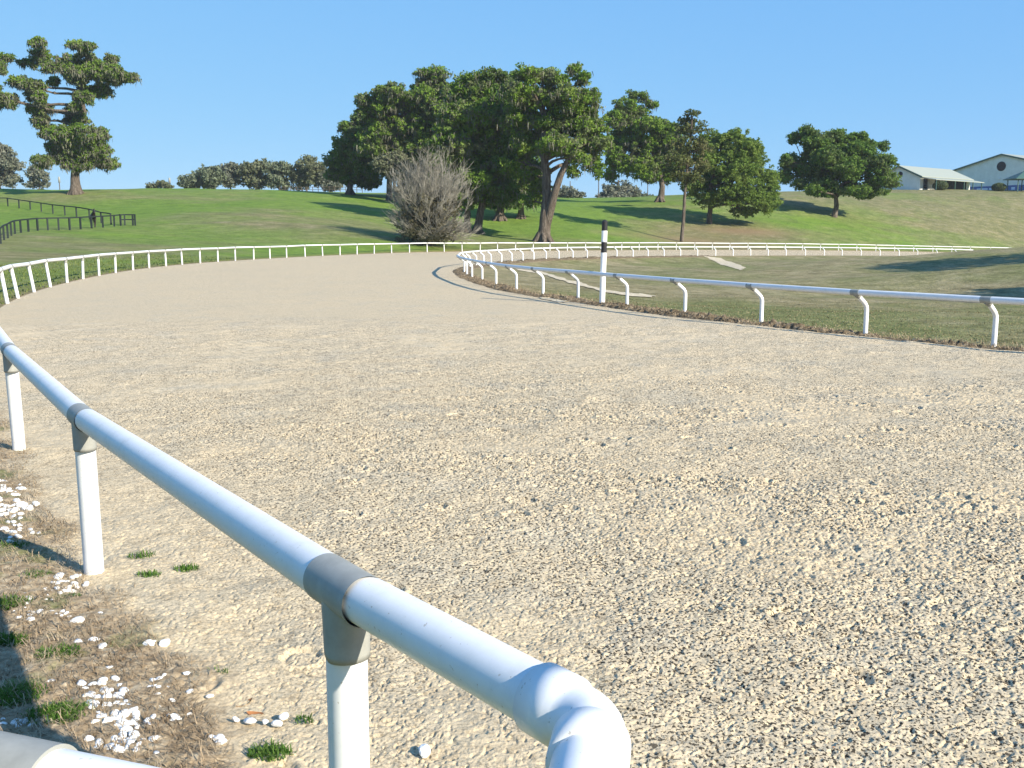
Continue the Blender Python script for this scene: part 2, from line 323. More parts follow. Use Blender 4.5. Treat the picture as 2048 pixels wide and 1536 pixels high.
# track
fr = np.linspace(0, 1, 14)
Xt = CEN[0]+(RIT+(ROT-RIT)*fr[:, None])*np.cos(TH); Yt = CEN[1]+(RIT+(ROT-RIT)*fr[:, None])*np.sin(TH); Zt = ZIT+(ZOT-ZIT)*fr[:, None]
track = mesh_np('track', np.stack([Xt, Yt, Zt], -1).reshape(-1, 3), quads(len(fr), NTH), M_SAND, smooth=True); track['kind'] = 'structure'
# infield
fi = 1-(np.linspace(0, 1, 100)**1.25); fi[-1] = .004
X = CEN[0]+RIT*fi[:, None]*np.cos(TH); Y = CEN[1]+RIT*fi[:, None]*np.sin(TH); Zz = height(X, Y); Zz[0] = ZIT
n1 = fbm(X*.11, Y*.07, 31); n2 = fbm(X*.5, Y*.3, 32); inset = RIT*(1-fi[:, None])
green = .22+1.6*(n1-.5)+1.0*(n2-.5)+.4*px_mask(1800, 30, 6, 2.5)+.25*px_mask(1300, 33, 6, 7); green = np.clip(green, 0, .7)
soil = np.clip(np.exp(-inset/.35)*.9, 0, 1)*(.5+n2)
sw = 0
infield = mesh_np('infield', np.stack([X, Y, Zz], -1).reshape(-1, 3), quads(len(fi), NTH), M_INF, smooth=True, attrs={'green': green, 'soil': np.clip(soil, 0, 1)}); infield['kind'] = 'structure'
# near, finely broken sand and verge
na, nr = 1300, 1500
AZ = np.radians(np.linspace(-36, 34, na)); RR = 2.9*np.exp(np.linspace(0, 1, nr)*math.log(27/2.9))
A, R_ = np.meshgrid(AZ, RR); x = R_*np.sin(A); y = R_*np.cos(A)
th, rr = polar(x, y); ro = np.interp(th, TO, RO); dout = rr-ro            # >0 outside the track edge
wob = (fbm(x*2.2, y*2.2, 41)-.5)*.9
verge = sm(-.16, .12, dout+wob*.55+.03-.16*sm(4, 6, R_))
g = height(x, y); fade = (1-sm(19, 26, R_))*sm(2.9, 3.05, R_)*sm(-36, -35, np.degrees(A))*(1-sm(33.2, 34, np.degrees(A)))
ri = np.interp(th, TI, RI); fade = fade*sm(0, .6, rr-ri+.0)
rough = .55+.6*sm(.35, .62, fbm(x*.55+3, y*.9, 43))
rough = rough*(.42+.6*sm(2.5, 5.5, x*.65+y*.6))
wx = x+(vn(x*14, y*14, 47)-.5)*.04; wy = y+(vn(x*14, y*14, 48)-.5)*.04
c1 = sm(.42, .66, vn(wx*74, wy*74, 44)); c2 = sm(.45, .8, vn(wx*130, wy*130, 45)); c3 = sm(.55, .85, vn(wx*34, wy*34, 46)); pit = sm(.66, .80, vn(wx*56+9, wy*56, 56))
nf = 1-.8*sm(8, 17, R_); dz = (c1*.0036+c2*.0032)*rough*nf+c3*.0042*rough-pit*.012*rough*nf+(fbm(x*2.5, y*2.5, 49)-.5)*.045
hp = random.Random(77)
for _ in range(150):
    hx, hy = hp.uniform(-1.5, 9), hp.uniform(3.2, 12); hr = hp.uniform(.055, .075); ha = hp.uniform(0, 6.28) if hp.random() < .3 else hp.gauss(-.9, .4)
    m_ = (np.abs(x-hx) < .2) & (np.abs(y-hy) < .2)
    if not m_.any(): continue
    dx_ = x[m_]-hx; dy_ = y[m_]-hy; rr_ = np.hypot(dx_, dy_); aa = np.cos(np.arctan2(dy_, dx_)-ha)
    dz[m_] += -.016*np.exp(-((rr_-hr)/.016)**2)*(aa > -.5) + .009*np.exp(-((rr_-hr-.035)/.02)**2)
dz += .004*np.sin((x*.82+y*.57)*2*math.pi/.16+3*fbm(x*.8, y*.8, 57))*rough*sm(.4, .7, fbm(x*.5, y*.5, 58))
dz = dz*(1-.5*verge)+verge*((fbm(x*14, y*14, 51)-.5)*.03+.012)
z = g+.004+(.055+dz)*fade-.03*(1-fade)
i = np.arange(nr-1)[:, None]; j = np.arange(na-1)[None]; q = np.stack([i*na+j, i*na+j+1, (i+1)*na+j+1, (i+1)*na+j], -1).reshape(-1, 4)
keep = (((rr-ri) > 0).ravel()[q[:, 0]]) & (fade.ravel()[q[:, 0]] > .02); q = q[keep]
gm = np.clip(sm(.58, .72, fbm(x*3.5, y*3.5, 55))*verge*.6, 0, 1)
near = mesh_np('track_surface', np.stack([x, y, z], -1).reshape(-1, 3), q, M_NEAR, attrs={'verge': verge, 'green': gm, 'calm': np.clip(.72*(1-sm(-1.4, .6, x+.60*(y-4)))*(1-.6*sm(6, 11, R_))+.45*(1-sm(.30, .42, fbm(x*.9, y*.9, 95))), 0, .8), 'near_tone': np.clip((1-sm(5, 22, R_))*(.7+.6*fbm(x*.4, y*.4, 91)), 0, 1)}); near['kind'] = 'structure'
del A, R_, wx, wy, c1, c2, c3, dz
def near_z(x, y): return hz(x, y)+.036

# ------------------------------------------------------------------ outer rail fence
RP, RPOST = .060, .052
out_us = [14.6, 36, 68, 101, 134, 166, 198, 231, 266, 298, 332, 364, 400, 435.7, 470.5, 507, 540, 573, 610, 645, 680, 714, 748, 783, 819, 854, 888.4, 924, 959.6, 994.8, 1030.5, 1066, 1099.7, 1134.5, 1170.6, 1206, 1243, 1278, 1315.6, 1352, 1389, 1424, 1459,
          1496, 1533, 1570, 1604.5, 1640.5, 1676.5, 1713, 1751, 1789, 1826.6, 1865, 1903, 1940, 1980, 2017, 2054, 2092]
def curve_xy(T, R, Z, th): return (CEN[0]+np.interp(th, T, R)*math.cos(th), CEN[1]+np.interp(th, T, R)*math.sin(th), float(np.interp(th, T, Z)))
def curve_at_u(T, R, Z, u, lo, hi, n=6000):
    th = np.linspace(lo, hi, n); xs = CEN[0]+np.interp(((th+math.pi) % (2*math.pi))-math.pi, T, R)*np.cos(th); ys = CEN[1]+np.interp(((th+math.pi) % (2*math.pi))-math.pi, T, R)*np.sin(th)
    zz = np.interp(((th+math.pi) % (2*math.pi))-math.pi, T, Z); dep = ys*CP-(zz-HCAM)*SP; uu = 1024+F*xs/dep; ok = dep > 1
    g = (uu-u); k = np.where((g[:-1]*g[1:] <= 0) & ok[:-1])[0]
    return [(xs[i], ys[i], zz[i], th[i]) for i in k]
root = empty('outer_rail_fence', (0, 0, 0)); tag(root, 'white pipe rail fence with straight posts along the outer edge of the sand track', 'rail fence')
p3 = on_z(690, 1178, 1.03); p2 = on_z(166, 835, .945); p1 = on_z(20, 702, .94)
el = on_z(1150, 1434, 1.03)
post_list = []     # (base, top(rail axis))
b3 = Vector((p3[0]-.01, p3[1]+.05, 0.0)); post_list.append((b3, Vector(p3)))
post_list.append((Vector(on_z(190, 1165, 0.0)), Vector(p2))); post_list.append((Vector(on_z(40, 915, 0)), Vector(p1)))
# two posts out of the frame between post one and the first distant one
far_posts = []
for k, u in enumerate(out_us):
    c = [q for q in curve_at_u(TO, RO, ZO, u, math.pi*.35, math.pi*1.35) if q[1] > 22]
    c.sort(key=lambda q: q[1]); q = c[0] if u < 900 or len(c) == 1 else c[-1]
    far_posts.append(q)
xs0 = Vector(post_list[-1][0]); q0 = far_posts[0]
tha = math.atan2(xs0.y-CEN[1], xs0.x-CEN[0]); thb = q0[3]
if tha < 0: tha += 2*math.pi
for k in range(1, 6):
    t = tha+(thb-tha)*k/6; tt = ((t+math.pi) % (2*math.pi))-math.pi; cx, cy, cz = curve_xy(TO, RO, ZO, tt); post_list.append((Vector((cx, cy, cz)), Vector((cx, cy, cz+.94))))
rnd = random.Random(3)
for k, q in enumerate(far_posts):
    zb = hz(q[0], q[1]) if False else q[2]
    ln = (-.12, -.15, -.13, -.12)[k] if k < 4 else rnd.gauss(0, .018)
    post_list.append((Vector((q[0], q[1], zb)), Vector((q[0]+ln, q[1], zb+.935+rnd.gauss(0, .012)))))
# mesh of one post of unit form: height 1 along +z (scaled by matrix on copies)
def cyl(name, r0, r1, z0, z1, m, n=28, parent=None):
    mb = MB(); mb.tube([(0, 0, z0), (0, 0, z1)], [r0, r1], n); return mb.build(name, m, parent, True)
def seg_matrix(a, b):
    d = b-a; q = d.to_track_quat('Z', 'Y'); return Matrix.Translation(a) @ q.to_matrix().to_4x4(), d.length
def collar_mesh(R=RP+.0015, L=.115, det=36):
    """tee fitting: sleeve round the rail (local x) and saddle running down the post (-z); origin on rail axis"""
    mb = MB(); mb.tube([(-L, 0, 0), (L, 0, 0)], R+.001, det, False)
    rs = RPOST+.005; nz = 10; vs = []; fs = []
    for i in range(nz+1):
        f = i/nz
        for k in range(det):
            a = 2*math.pi*k/det
            bot = -.175+.045*max(0, math.cos(a-.4))**2 if True else 0
            zt = -.01; z = zt+(bot-zt)*f
            fl = 1+.55*(1-f)**2.2*abs(math.cos(a))          # gusset flaring into the sleeve
            vs.append((rs*math.cos(a)*fl, rs*math.sin(a)*(1+.03*(1-f)), z))
    fs = [(i*det+k, (i+1)*det+k, (i+1)*det+(k+1) % det, i*det+(k+1) % det) for i in range(nz) for k in range(det)]
    b = len(vs)
    for k in range(det):
        vs.append((vs[nz*det+k][0]*.9, vs[nz*det+k][1]*.9, vs[nz*det+k][2]+.002))
    fs += [(nz*det+k, b+k, b+(k+1) % det, nz*det+(k+1) % det) for k in range(det)]
    mb.add(vs, fs); return mb
proto_post = None; proto_col = None
for k, (a, b) in enumerate(post_list):
    M, L = seg_matrix(b, b+(b-a))
    if proto_post is None:
        proto_post = cyl('post', RPOST, RPOST, -1.22, -.02, M_PVC, 36, root); po = proto_post
        proto_col = collar_mesh().build('collar', M_GREY, po, True); co = proto_col
        rb = MB(); rb.tube([(.030, -.0585, -.115), (.036, -.060, -.130), (.034, -.0585, -.150)], [.006, .011, .005], 8); rs_ = rb.build('rust_stain', M_RUST, po, True)
        rs_['label'] = 'small rusty bolt hole on the fitting'
    else:
        po = proto_post.copy(); C.objects.link(po); po.parent = root
        co = proto_col.copy(); C.objects.link(co); co.parent = po
    po.matrix_basis = M
    nxt = post_list[min(k+1, len(post_list)-1)][1]; prv = post_list[max(k-1, 0)][1] if k else Vector(el)
    dx = (nxt-prv); dx.z *= 1; dx.normalize(); dz_ = Vector((0, 0, 1)); dz_ = (dz_-dx*dx.dot(dz_)).normalized(); dy = dz_.cross(dx)
    MC = Matrix.Translation(b) @ Matrix((dx, dy, dz_)).transposed().to_4x4()
    co.matrix_basis = M.inverted() @ MC
    if k == 0: rs_.matrix_basis = M.inverted() @ MC
# top rail
tr = MB()
pts = [Vector(el)]+[b for a, b in post_list]
for a, b in zip(pts[:-1], pts[1:]):
    n = 40 if (a-b).length < 6 and a.y < 12 else 14
    tr.tube([a, b], RP, n, True)
tr.build('top_rail', M_PVC, root, True)
# elbow at the end of the rail: socket, bend, socket, then the rail that comes back towards the viewer
e = Vector(el); din = (e-Vector(p3)).normalized(); dout_ = Vector((-.17, -.98, -.02)).normalized(); B = .05
c0 = e-din*.0; P = []; rad = []
for s_, r_ in ((-.095, RP), (-.0949, RP+.0095), (-.020, RP+.0095), (-.008, RP+.003)):
    P.append(e+din*s_); rad.append(r_)
ctrl0 = e; ctrl1 = e+din*B; ctrl2 = e+din*B+dout_*B
for k in range(1, 10):
    t = k/10; P.append(ctrl0*(1-t)**2+ctrl1*2*t*(1-t)+ctrl2*t*t); rad.append(RP+.002)
for s_, r_ in ((0, RP+.003), (.006, RP+.0095), (.08, RP+.0095), (.0801, RP)):
    P.append(ctrl2+dout_*s_); rad.append(r_)
eb = MB(); eb.tube(P, rad, 40, True); eb.build('elbow', M_PVC, root, True)
r0 = ctrl2+dout_*.03; r1 = ctrl2+dout_*.46
q1 = Vector(on_z(105, 1576, 1.03)); q0_ = Vector(on_z(-60, 1540, 1.03)); dr = (q0_-q1).normalized()
rt = MB(); rt.tube([r0, r1], RP, 40); 
m_ = r1+dout_*.1
crn = q1+dr*-.95
rt.tube([r1, r1*.5+crn*.5+dout_*.10, crn+dr*.1, q1, q0_, q0_+dr*2.6], RP, 40); rt.build('return_rail', M_PVC, root, True)
cc = MB(); cc.tube([q1+dr*.0, q1+dr*.42], RP+.007, 40); cc.build('collar', M_GREY, root, True)
# ------------------------------------------------------------------ inner rail fence with gooseneck posts
iroot = empty('inner_rail_fence', (0, 0, 0)); tag(iroot, 'low white rail fence on bent gooseneck posts around the grass infield', 'rail fence')
GO, GH = .33, .835
def goose_mb():
    mb = MB(); mb.tube([(0, 0, -.1), (0, 0, .50), (-.012, 0, .56), (-.05, 0, .615), (-.11, 0, .665), (-.255, 0, .775)], [.043]*6, 20); return mb
def goose_col():
    mb = MB(); mb.tube([(-GO, -.09, GH), (-GO, .09, GH)], .0585, 20); mb.tube([(-GO+.01, 0, GH-.01), (-GO+.10, 0, GH-.075)], [.066, .052], 16); return mb
in_near = [1988.6, 1730.7, 1524.4, 1371, 1254, 1157.4, 1086.5, 1033.6, 992.5, 964.6, 944.2, 934, 928.8]
in_far = [933, 940, 952.8, 967.5, 982, 1002.9, 1023.6, 1045.6, 1067.6, 1092, 1117.8, 1145.7, 1174.4, 1205, 1233.3, 1265.8, 1296, 1328, 1361, 1395, 1430.8, 1466, 1501, 1536, 1572, 1610.7, 1648.4, 1684, 1722, 1760, 1798, 1835, 1873.7, 1912, 1950]
plist = []
near_extra = [on_z(2330, 731), on_z(2790, 779)]
for p in near_extra[::-1]:
    t, _ = polar(p[0], p[1]); t = float(t); cx, cy, cz = curve_xy(TI, RI, ZI, t); plist.append((cx, cy, cz, t))
tips = []
for u in in_near:
    c = [q for q in curve_at_u(TI, RI, ZI, u, math.pi*.5, math.pi*1.5)]; c.sort(key=lambda q: q[1])
    if c: plist.append(c[0])
for u in in_far:
    c = [q for q in curve_at_u(TI, RI, ZI, u, math.pi*.5, math.pi*1.5)]; c.sort(key=lambda q: q[1])
    if len(c) > 1 or u > 1000: plist.append(c[-1])
gp = None; rail_pts = []; kgrey = 7
for k, q in enumerate(plist):
    a = plist[max(k-1, 0)]; b = plist[min(k+1, len(plist)-1)]; tx, ty = b[0]-a[0], b[1]-a[1]; L = math.hypot(tx, ty); tx /= L; ty /= L
    nx, ny = -ty, tx                                     # left of travel = towards the track
    ang = math.atan2(-ny, -nx)
    if gp is None:
        gp = goose_mb().build('post', M_WHITE, iroot, True); gc = goose_col().build('collar', M_GREY, gp, True); o = gp
    else:
        o = gp.copy(); C.objects.link(o); o.parent = iroot; c2 = gc.copy(); C.objects.link(c2); c2.parent = o
    o.location = (q[0], q[1], q[2]+rnd.gauss(0, .008)); o.rotation_euler = (0, 0, ang)
    if k == kgrey:
        o.data = o.data.copy(); o.data.materials[0] = M_SHADED; o['label'] = 'gooseneck post with its shadow put in as grey colour'  # shadow on this post is put into a greyer colour
    rail_pts.append(Vector((q[0]+nx*GO, q[1]+ny*GO, q[2]+GH)))
tr = MB()
for a, b in zip(rail_pts[:-1], rail_pts[1:]): tr.tube([a, b], .056, 16, True)
tr.build('top_rail', M_PVC, iroot, True)
# ------------------------------------------------------------------ striped distance pole
pb = place(1204, 609.5); pole = empty('striped_pole', pb); tag(pole, 'tall black and white banded marker pole standing just inside the inner rail', 'marker pole')
dp = pb[1]*CP+HCAM*SP; s_ = dp/F; tot = 164*s_; rp = .077
for nm, f0, f1, m_ in (('white_band', -.05, 103/164, M_WHITE), ('black_band', 103/164, 124/164, M_BLACK), ('white_band', 124/164, 146/164, M_WHITE), ('black_band', 146/164, 1, M_BLACK)):
    mb = MB(); mb.tube([(0, 0, f0*tot), (0, 0, f1*tot)], rp, 28); mb.build(nm, m_, pole, True)
cap = MB(); cap.tube([(0, 0, tot+.0005), (0, 0, tot+.02), (0, 0, tot+.05)], [rp*.98, rp*.8, .01], 24); cap.build('cap', M_BLACK, pole, True)
pole.rotation_euler = (0, math.radians(1.2), 0)

exec_trees = True
# ------------------------------------------------------------------ trees
def unit(n):
    v = RS.normal(size=(n, 3)); return v/np.linalg.norm(v, axis=1)[:, None]
def fan5(n):
    b = (np.arange(n)*5)[:, None, None]; return (b+np.array([[0, 1, 2], [0, 2, 4], [4, 2, 3]])[None]).reshape(-1, 3)
def leaf_quads(P, size, flat=.0, up=.35, asp=.6):
    """random leaf-sized faces at points P; size scalar or array"""
    n = len(P); N = unit(n); N[:, 2] += up; N /= np.linalg.norm(N, axis=1)[:, None]; T = unit(n); T -= N*(T*N).sum(1)[:, None]; T /= np.linalg.norm(T, axis=1)[:, None]; B_ = np.cross(N, T)
    s = (size*(.6+.8*RS.rand(n)))[:, None]; a = T*s; b = B_*s*asp
    V = np.stack([P-a, P-b*.9+a*.1, P+a, P+b], 1).reshape(-1, 3); return V, np.arange(4*n).reshape(-1, 4)
def tree(name, label, cat, u, v, y, blobs, leafm, leaf=0.210, dens=1.0, moss=0.0, trunk=None, limbs=6, trunk_r=.6, group=None, depth=1.0, clump=.85, mossm=None, hidden=False, flare=1.6, lump=.8, droop=0.0, bare=None):
    """blobs: (u, v, ru, rv) in picture pixels, turned into metres at the tree's own distance; the crown has real depth"""
    base = place(u, v) if v is not None else by_dist(u, y)
    if v is None:
        vb = 768-F*math.tan(math.atan2(base[2]-HCAM, base[1])+PITCH)
        v = vb
    s = (base[1]*CP-(base[2]-HCAM)*SP)/F
    root = empty(name, base, label, cat, group)
    loc = []
    wmax = max(b[0]+b[2] for b in blobs)-min(b[0]-b[2] for b in blobs)
    rng = random.Random(hash(name+label) % 1000 if False else int(u*7+len(blobs)))
    allP = []; mossP = []; centers = []
    for b in blobs:
        bx, bz, rx, rz = (b[0]-u)*s, (v-b[1])*s, b[2]*s, b[3]*s
        ry = (rx*.8+rz*.4)*depth; dy = rng.uniform(-1, 1)*wmax*s*.20*depth if len(b) < 5 else b[4]*s
        centers.append((bx, dy, bz, rx, rz))
        area = 4*math.pi*((rx*rz+rx*ry+ry*rz)/3.0); nc = max(8, int(area/(clump*clump)*1.15*dens))
        d = unit(nc); d[:, 2] += .12; rad = (.50+.50*RS.rand(nc)**.6)*(1+lump*(RS.rand(nc)-.45))
        cc_ = np.stack([bx+d[:, 0]*rx*rad, dy+d[:, 1]*ry*rad, bz+d[:, 2]*rz*rad], 1)
        ns = max(3, nc//2); d = unit(ns); d[:, 2] = np.abs(d[:, 2])*.9-.15; rad = 1.0+.38*RS.rand(ns)
        sp_ = np.stack([bx+d[:, 0]*rx*rad, dy+d[:, 1]*ry*rad, bz+d[:, 2]*rz*rad], 1)
        for ci, c in enumerate(np.concatenate([cc_, sp_])):
            cr = clump*(.40+.75*rng.random())*(1 if ci < nc else .48); nl = int(26*(cr/leaf/2.2)**1.6*dens**.3*.62)+8
            dd = unit(nl)*(RS.rand(nl)**.45)[:, None]*cr; dd[:, 2] *= .68; dd[:, 2] -= droop*np.abs(dd[:, 2])
            allP.append(c+dd)
            if rng.random() < moss: mossP.append(c)
    P = np.concatenate(allP); P[:, 2] = np.maximum(P[:, 2], .15)
    V, Q = leaf_quads(P, leaf, asp=.62)
    mesh_np('crown', V, Q, leafm, root)
    if mossP:
        mp = np.array(mossP); k = 16; mp = np.repeat(mp, k, 0)+RS.normal(size=(len(mp)*k, 3))*np.array([.33, .33, .25])*clump
        n = len(mp); ln = (.2+1.1*RS.rand(n)**3)*clump*1.0; w = .03+.06*RS.rand(n); ang = RS.rand(n)*6.28; dx = np.stack([np.cos(ang), np.sin(ang), 0*ang], 1)*w[:, None]
        dn = np.stack([RS.normal(size=n)*.12, RS.normal(size=n)*.12, -ln], 1); mp[:, 2] = np.maximum(mp[:, 2], ln+.3)
        V = np.stack([mp-dx, mp+dx, mp+dn*.6+dx*.7, mp+dn, mp+dn*.55-dx*.8], 1).reshape(-1, 3); mesh_np('hanging_moss', V, fan5(n), mossm or M_MOSS, root)
    mb = MB(); tp = trunk or [(u, v), (u, v-40)]
    pts = [Vector(((p[0]-u)*s, (p[2]*s if len(p) > 2 else 0), (v-p[1])*s)) for p in tp]
    # densify and roughen
    dp_ = []
    for a, b2 in zip(pts[:-1], pts[1:]):
        for i_ in range(4): dp_.append(a.lerp(b2, i_/4)+Vector((rng.gauss(0, .05), rng.gauss(0, .05), 0))*trunk_r)
    dp_.append(pts[-1]); dp_[0] = Vector((0, 0, -.4)); n = len(dp_)
    rd = [trunk_r*(1-.55*i_/(n-1))*(1+(flare-1)*.8*math.exp(-max(0, dp_[i_].z)/(1.1*trunk_r))) for i_ in range(n)]
    mb.tube(dp_, rd, 12)
    if flare > 1.3:
        for k in range(7):
            a = k*.9+rng.random()*.4; mb.tube([(math.cos(a)*trunk_r*.6, math.sin(a)*trunk_r*.6, trunk_r*1.5), (math.cos(a)*trunk_r*1.15, math.sin(a)*trunk_r*1.15, trunk_r*.45), (math.cos(a)*trunk_r*1.9, math.sin(a)*trunk_r*1.9, -.25)], [trunk_r*.35, trunk_r*.4, trunk_r*.2], 7)
    order = sorted(centers, key=lambda c: -c[3]*c[4])[:limbs]
    for c in order:
        tgt = Vector((c[0], c[1], c[2])); j = min(range(n//3, n), key=lambda i_: (dp_[i_]-tgt).length+max(0, dp_[i_].z-tgt.z+1)*2); st = dp_[j]
        mid = st.lerp(tgt, .5)+Vector((rng.gauss(0, .10), rng.gauss(0, .10), rng.uniform(-.05, .16)))*(tgt-st).length; r_ = max(.07, min(rd[j]*.62, (tgt-st).length*.045))
        P_ = [st, st.lerp(mid, .5)+Vector((0, 0, .2)), mid, mid.lerp(tgt, .55), tgt]; mb.tube(P_, [r_, r_*.85, r_*.65, r_*.45, r_*.2], 7)
        for q in range(4):
            a = mid.lerp(tgt, .1+.22*q); e_ = a+Vector((rng.uniform(-1, 1)*c[3], rng.uniform(-1, 1)*c[3]*.8, rng.uniform(-.2, .8)*c[4]))*.8; mb.tube([a, a.lerp(e_, .5)+Vector((0, 0, .15)), e_], [r_*.4, r_*.28, r_*.1], 5)
    mb.build('trunk', M_BARK, root, True)
    return root
LO = [(108, 103, 15, 9), (94, 119, 18, 11), (76, 132, 9, 9), (133, 124, 13, 11), (141, 147, 13, 13), (122, 147, 11, 12), (194, 111, 23, 8), (185, 130, 20, 16), (221, 126, 13, 13), (178, 161, 26, 19), (220, 158, 25, 18), (250, 158, 19, 12), (279, 164, 11, 9, 0), (265, 163, 12, 8, 0), (254, 161, 14, 9, 0), (240, 170, 14, 7, 0), (38, 150, 6, 10), (62, 128, 6, 5),
      (206, 187, 20, 14), (206, 209, 10, 12), (179, 205, 10, 12), (150, 160, 14, 12), (160, 185, 14, 12), (23, 125, 19, 7), (54, 134, 8, 8), (2, 149, 6, 6), (56, 173, 21, 10), (88, 183, 20, 12), (108, 167, 10, 10), (21, 204, 20, 10), (2, 213, 12, 12), (43, 211, 14, 14),
      (70, 196, 14, 10), (88, 225, 22, 14), (90, 246, 14, 16), (110, 208, 10, 14), (150, 225, 18, 10), (136, 240, 12, 11), (177, 223, 10, 9), (108, 290, 18, 20), (150, 277, 24, 16), (195, 280, 24, 20), (160, 305, 32, 17), (206, 305, 18, 15), (122, 312, 16, 13), (185, 320, 24, 12), (158, 292, 28, 22, -16), (140, 322, 20, 14, -12), (178, 306, 22, 18, -14), (165, 262, 16, 10, -8), (128, 300, 22, 20, -6), (103, 270, 17, 12), (214, 274, 14, 14), (204, 328, 18, 13), (106, 328, 16, 12), (175, 245, 14, 8, -6), (160, 335, 24, 9, -6), (-14, 180, 12, 10), (-22, 222, 14, 10)]
tree('mossy_oak', 'tall mossy oak with a pale flared trunk standing alone on the left hilltop', 'tree', 152, 388, 165, LO, M_OAK, leaf=0.180, moss=.9, trunk=[(152, 388), (153, 350), (158, 310), (168, 262), (176, 225), (176, 190), (185, 150)], trunk_r=.72, limbs=26, dens=1.0, clump=.62, flare=2.0, depth=.75, lump=.55)
g_far = 'distant trees beyond the crest of the hill'
tree('grey_tree', 'large pale grey tree cut off by the left edge beyond the hilltop', 'tree', 2, None, 262, [(2, 300, 16, 12), (20, 312, 18, 16), (5, 335, 26, 20), (28, 330, 15, 18), (10, 360, 26, 16), (-20, 330, 22, 30), (-25, 305, 18, 16)], M_FAR, leaf=0.350, dens=.8, trunk_r=.5, clump=1.3, group=g_far, moss=.2)
tree('grey_tree', 'small grey tree behind the hilltop just left of the tall mossy oak', 'tree', 80, None, 262, [(78, 340, 13, 9), (85, 352, 14, 13), (68, 350, 9, 8), (67, 368, 11, 7), (88, 368, 10, 8)], M_FAR, leaf=0.315, dens=.75, trunk_r=.35, clump=1.1, group=g_far)
fr_ = [('low rounded green tree at the left end of the distant row', 395, 255, [(385, 366, 16, 13), (408, 358, 20, 20), (432, 356, 20, 20), (376, 372, 9, 9)], M_FARG),
       ('second tree from the left in the distant row, greyish green', 462, 262, [(452, 350, 18, 16), (470, 342, 20, 14), (465, 362, 22, 16)], M_FAR),
       ('brownish tree at the middle of the distant row', 512, 262, [(500, 346, 18, 16), (520, 338, 20, 13), (510, 362, 24, 18)], M_OAKG),
       ('distant row tree right of the brownish one, green', 560, 262, [(550, 344, 16, 16), (568, 342, 16, 14), (560, 362, 20, 18)], M_FARG),
       ('tallest olive tree near the right end of the distant row', 614, 262, [(596, 346, 16, 16), (620, 336, 18, 14), (636, 340, 14, 14), (600, 360, 18, 18), (628, 358, 20, 18)], M_OAKG),
       ('pale grey tree between the distant row and the big oak group', 664, 262, [(655, 362, 12, 16), (672, 358, 13, 16), (664, 374, 18, 10)], M_FAR)]
for lb, u_, y_, bl, mm in fr_: tree('distant_tree', lb, 'tree', u_, None, y_, bl, mm, leaf=0.350, dens=.85, trunk_r=.4, clump=1.3, group=g_far, limbs=3)
tree('bush', 'low dark bush on the skyline left of the distant row', 'bush', 322, None, 262, [(310, 376, 9, 6), (328, 371, 10, 8), (345, 376, 7, 5)], M_OAKG, leaf=0.280, dens=.8, trunk_r=.15, clump=.9, limbs=1, flare=1.1, group=g_far)
tree('distant_tree', 'grey rounded tree on the skyline seen under the oak branches', 'tree', 1236, None, 262, [(1222, 386, 18, 14), (1245, 380, 20, 12), (1262, 386, 14, 12), (1236, 396, 30, 10)], M_FAR, leaf=0.350, dens=.8, trunk_r=.4, clump=1.2, group=g_far, limbs=3)
tree('bush', 'pale bush on the skyline just right of the big forked trunk', 'bush', 1140, None, 262, [(1130, 388, 20, 12), (1150, 392, 18, 9)], M_FAR, leaf=0.315, dens=.8, trunk_r=.2, clump=1.1, limbs=1, flare=1.1, group=g_far)
tree('bush', 'low hedge-like bush on the skyline left of the leaning oak trunk', 'bush', 1295, None, 262, [(1285, 396, 14, 7), (1302, 397, 10, 6)], M_FARG, leaf=0.280, dens=.8, trunk_r=.15, clump=.9, limbs=1, flare=1.1, group=g_far)
g_mid = 'oak trees grouped behind the far bend of the track'
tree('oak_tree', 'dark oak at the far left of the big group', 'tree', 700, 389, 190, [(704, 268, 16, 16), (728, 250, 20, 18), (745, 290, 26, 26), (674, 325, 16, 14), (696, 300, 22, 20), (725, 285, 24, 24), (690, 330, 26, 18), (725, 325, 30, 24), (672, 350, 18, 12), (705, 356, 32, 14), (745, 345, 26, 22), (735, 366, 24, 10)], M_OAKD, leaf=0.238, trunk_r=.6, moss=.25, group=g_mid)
tree('oak_tree', 'mossy spreading oak with a thin dark trunk at the left of the big group', 'tree', 778, 401, 182, [(737, 212, 14, 10), (745, 232, 20, 16), (790, 200, 32, 14), (765, 225, 26, 18), (815, 215, 26, 20), (868, 158, 28, 11), (865, 178, 32, 16), (855, 210, 36, 22), (890, 235, 34, 28), (800, 255, 42, 26), (850, 260, 40, 30), (765, 275, 34, 22),
      (870, 300, 38, 30), (815, 300, 34, 20), (750, 300, 26, 16), (905, 200, 16, 16)], M_OAK, leaf=0.224, trunk_r=.55, moss=.5, trunk=[(778, 401), (780, 350), (790, 290), (810, 240)], limbs=14, group=g_mid, flare=1.3)
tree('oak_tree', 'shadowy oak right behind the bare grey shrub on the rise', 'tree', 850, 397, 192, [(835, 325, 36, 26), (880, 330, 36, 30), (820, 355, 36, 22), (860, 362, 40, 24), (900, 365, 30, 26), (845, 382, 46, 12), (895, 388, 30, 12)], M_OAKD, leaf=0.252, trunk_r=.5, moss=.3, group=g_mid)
tree('small_tree', 'small green tree with a slim trunk in front of the mossy spreading oak', 'tree', 792, 404, 178, [(772, 330, 22, 14), (795, 322, 20, 14), (785, 345, 24, 14), (812, 340, 18, 14)], M_OAKG, leaf=0.210, trunk_r=.3, moss=.2, trunk=[(792, 404), (788, 360), (785, 340)], group=g_mid, flare=1.2)
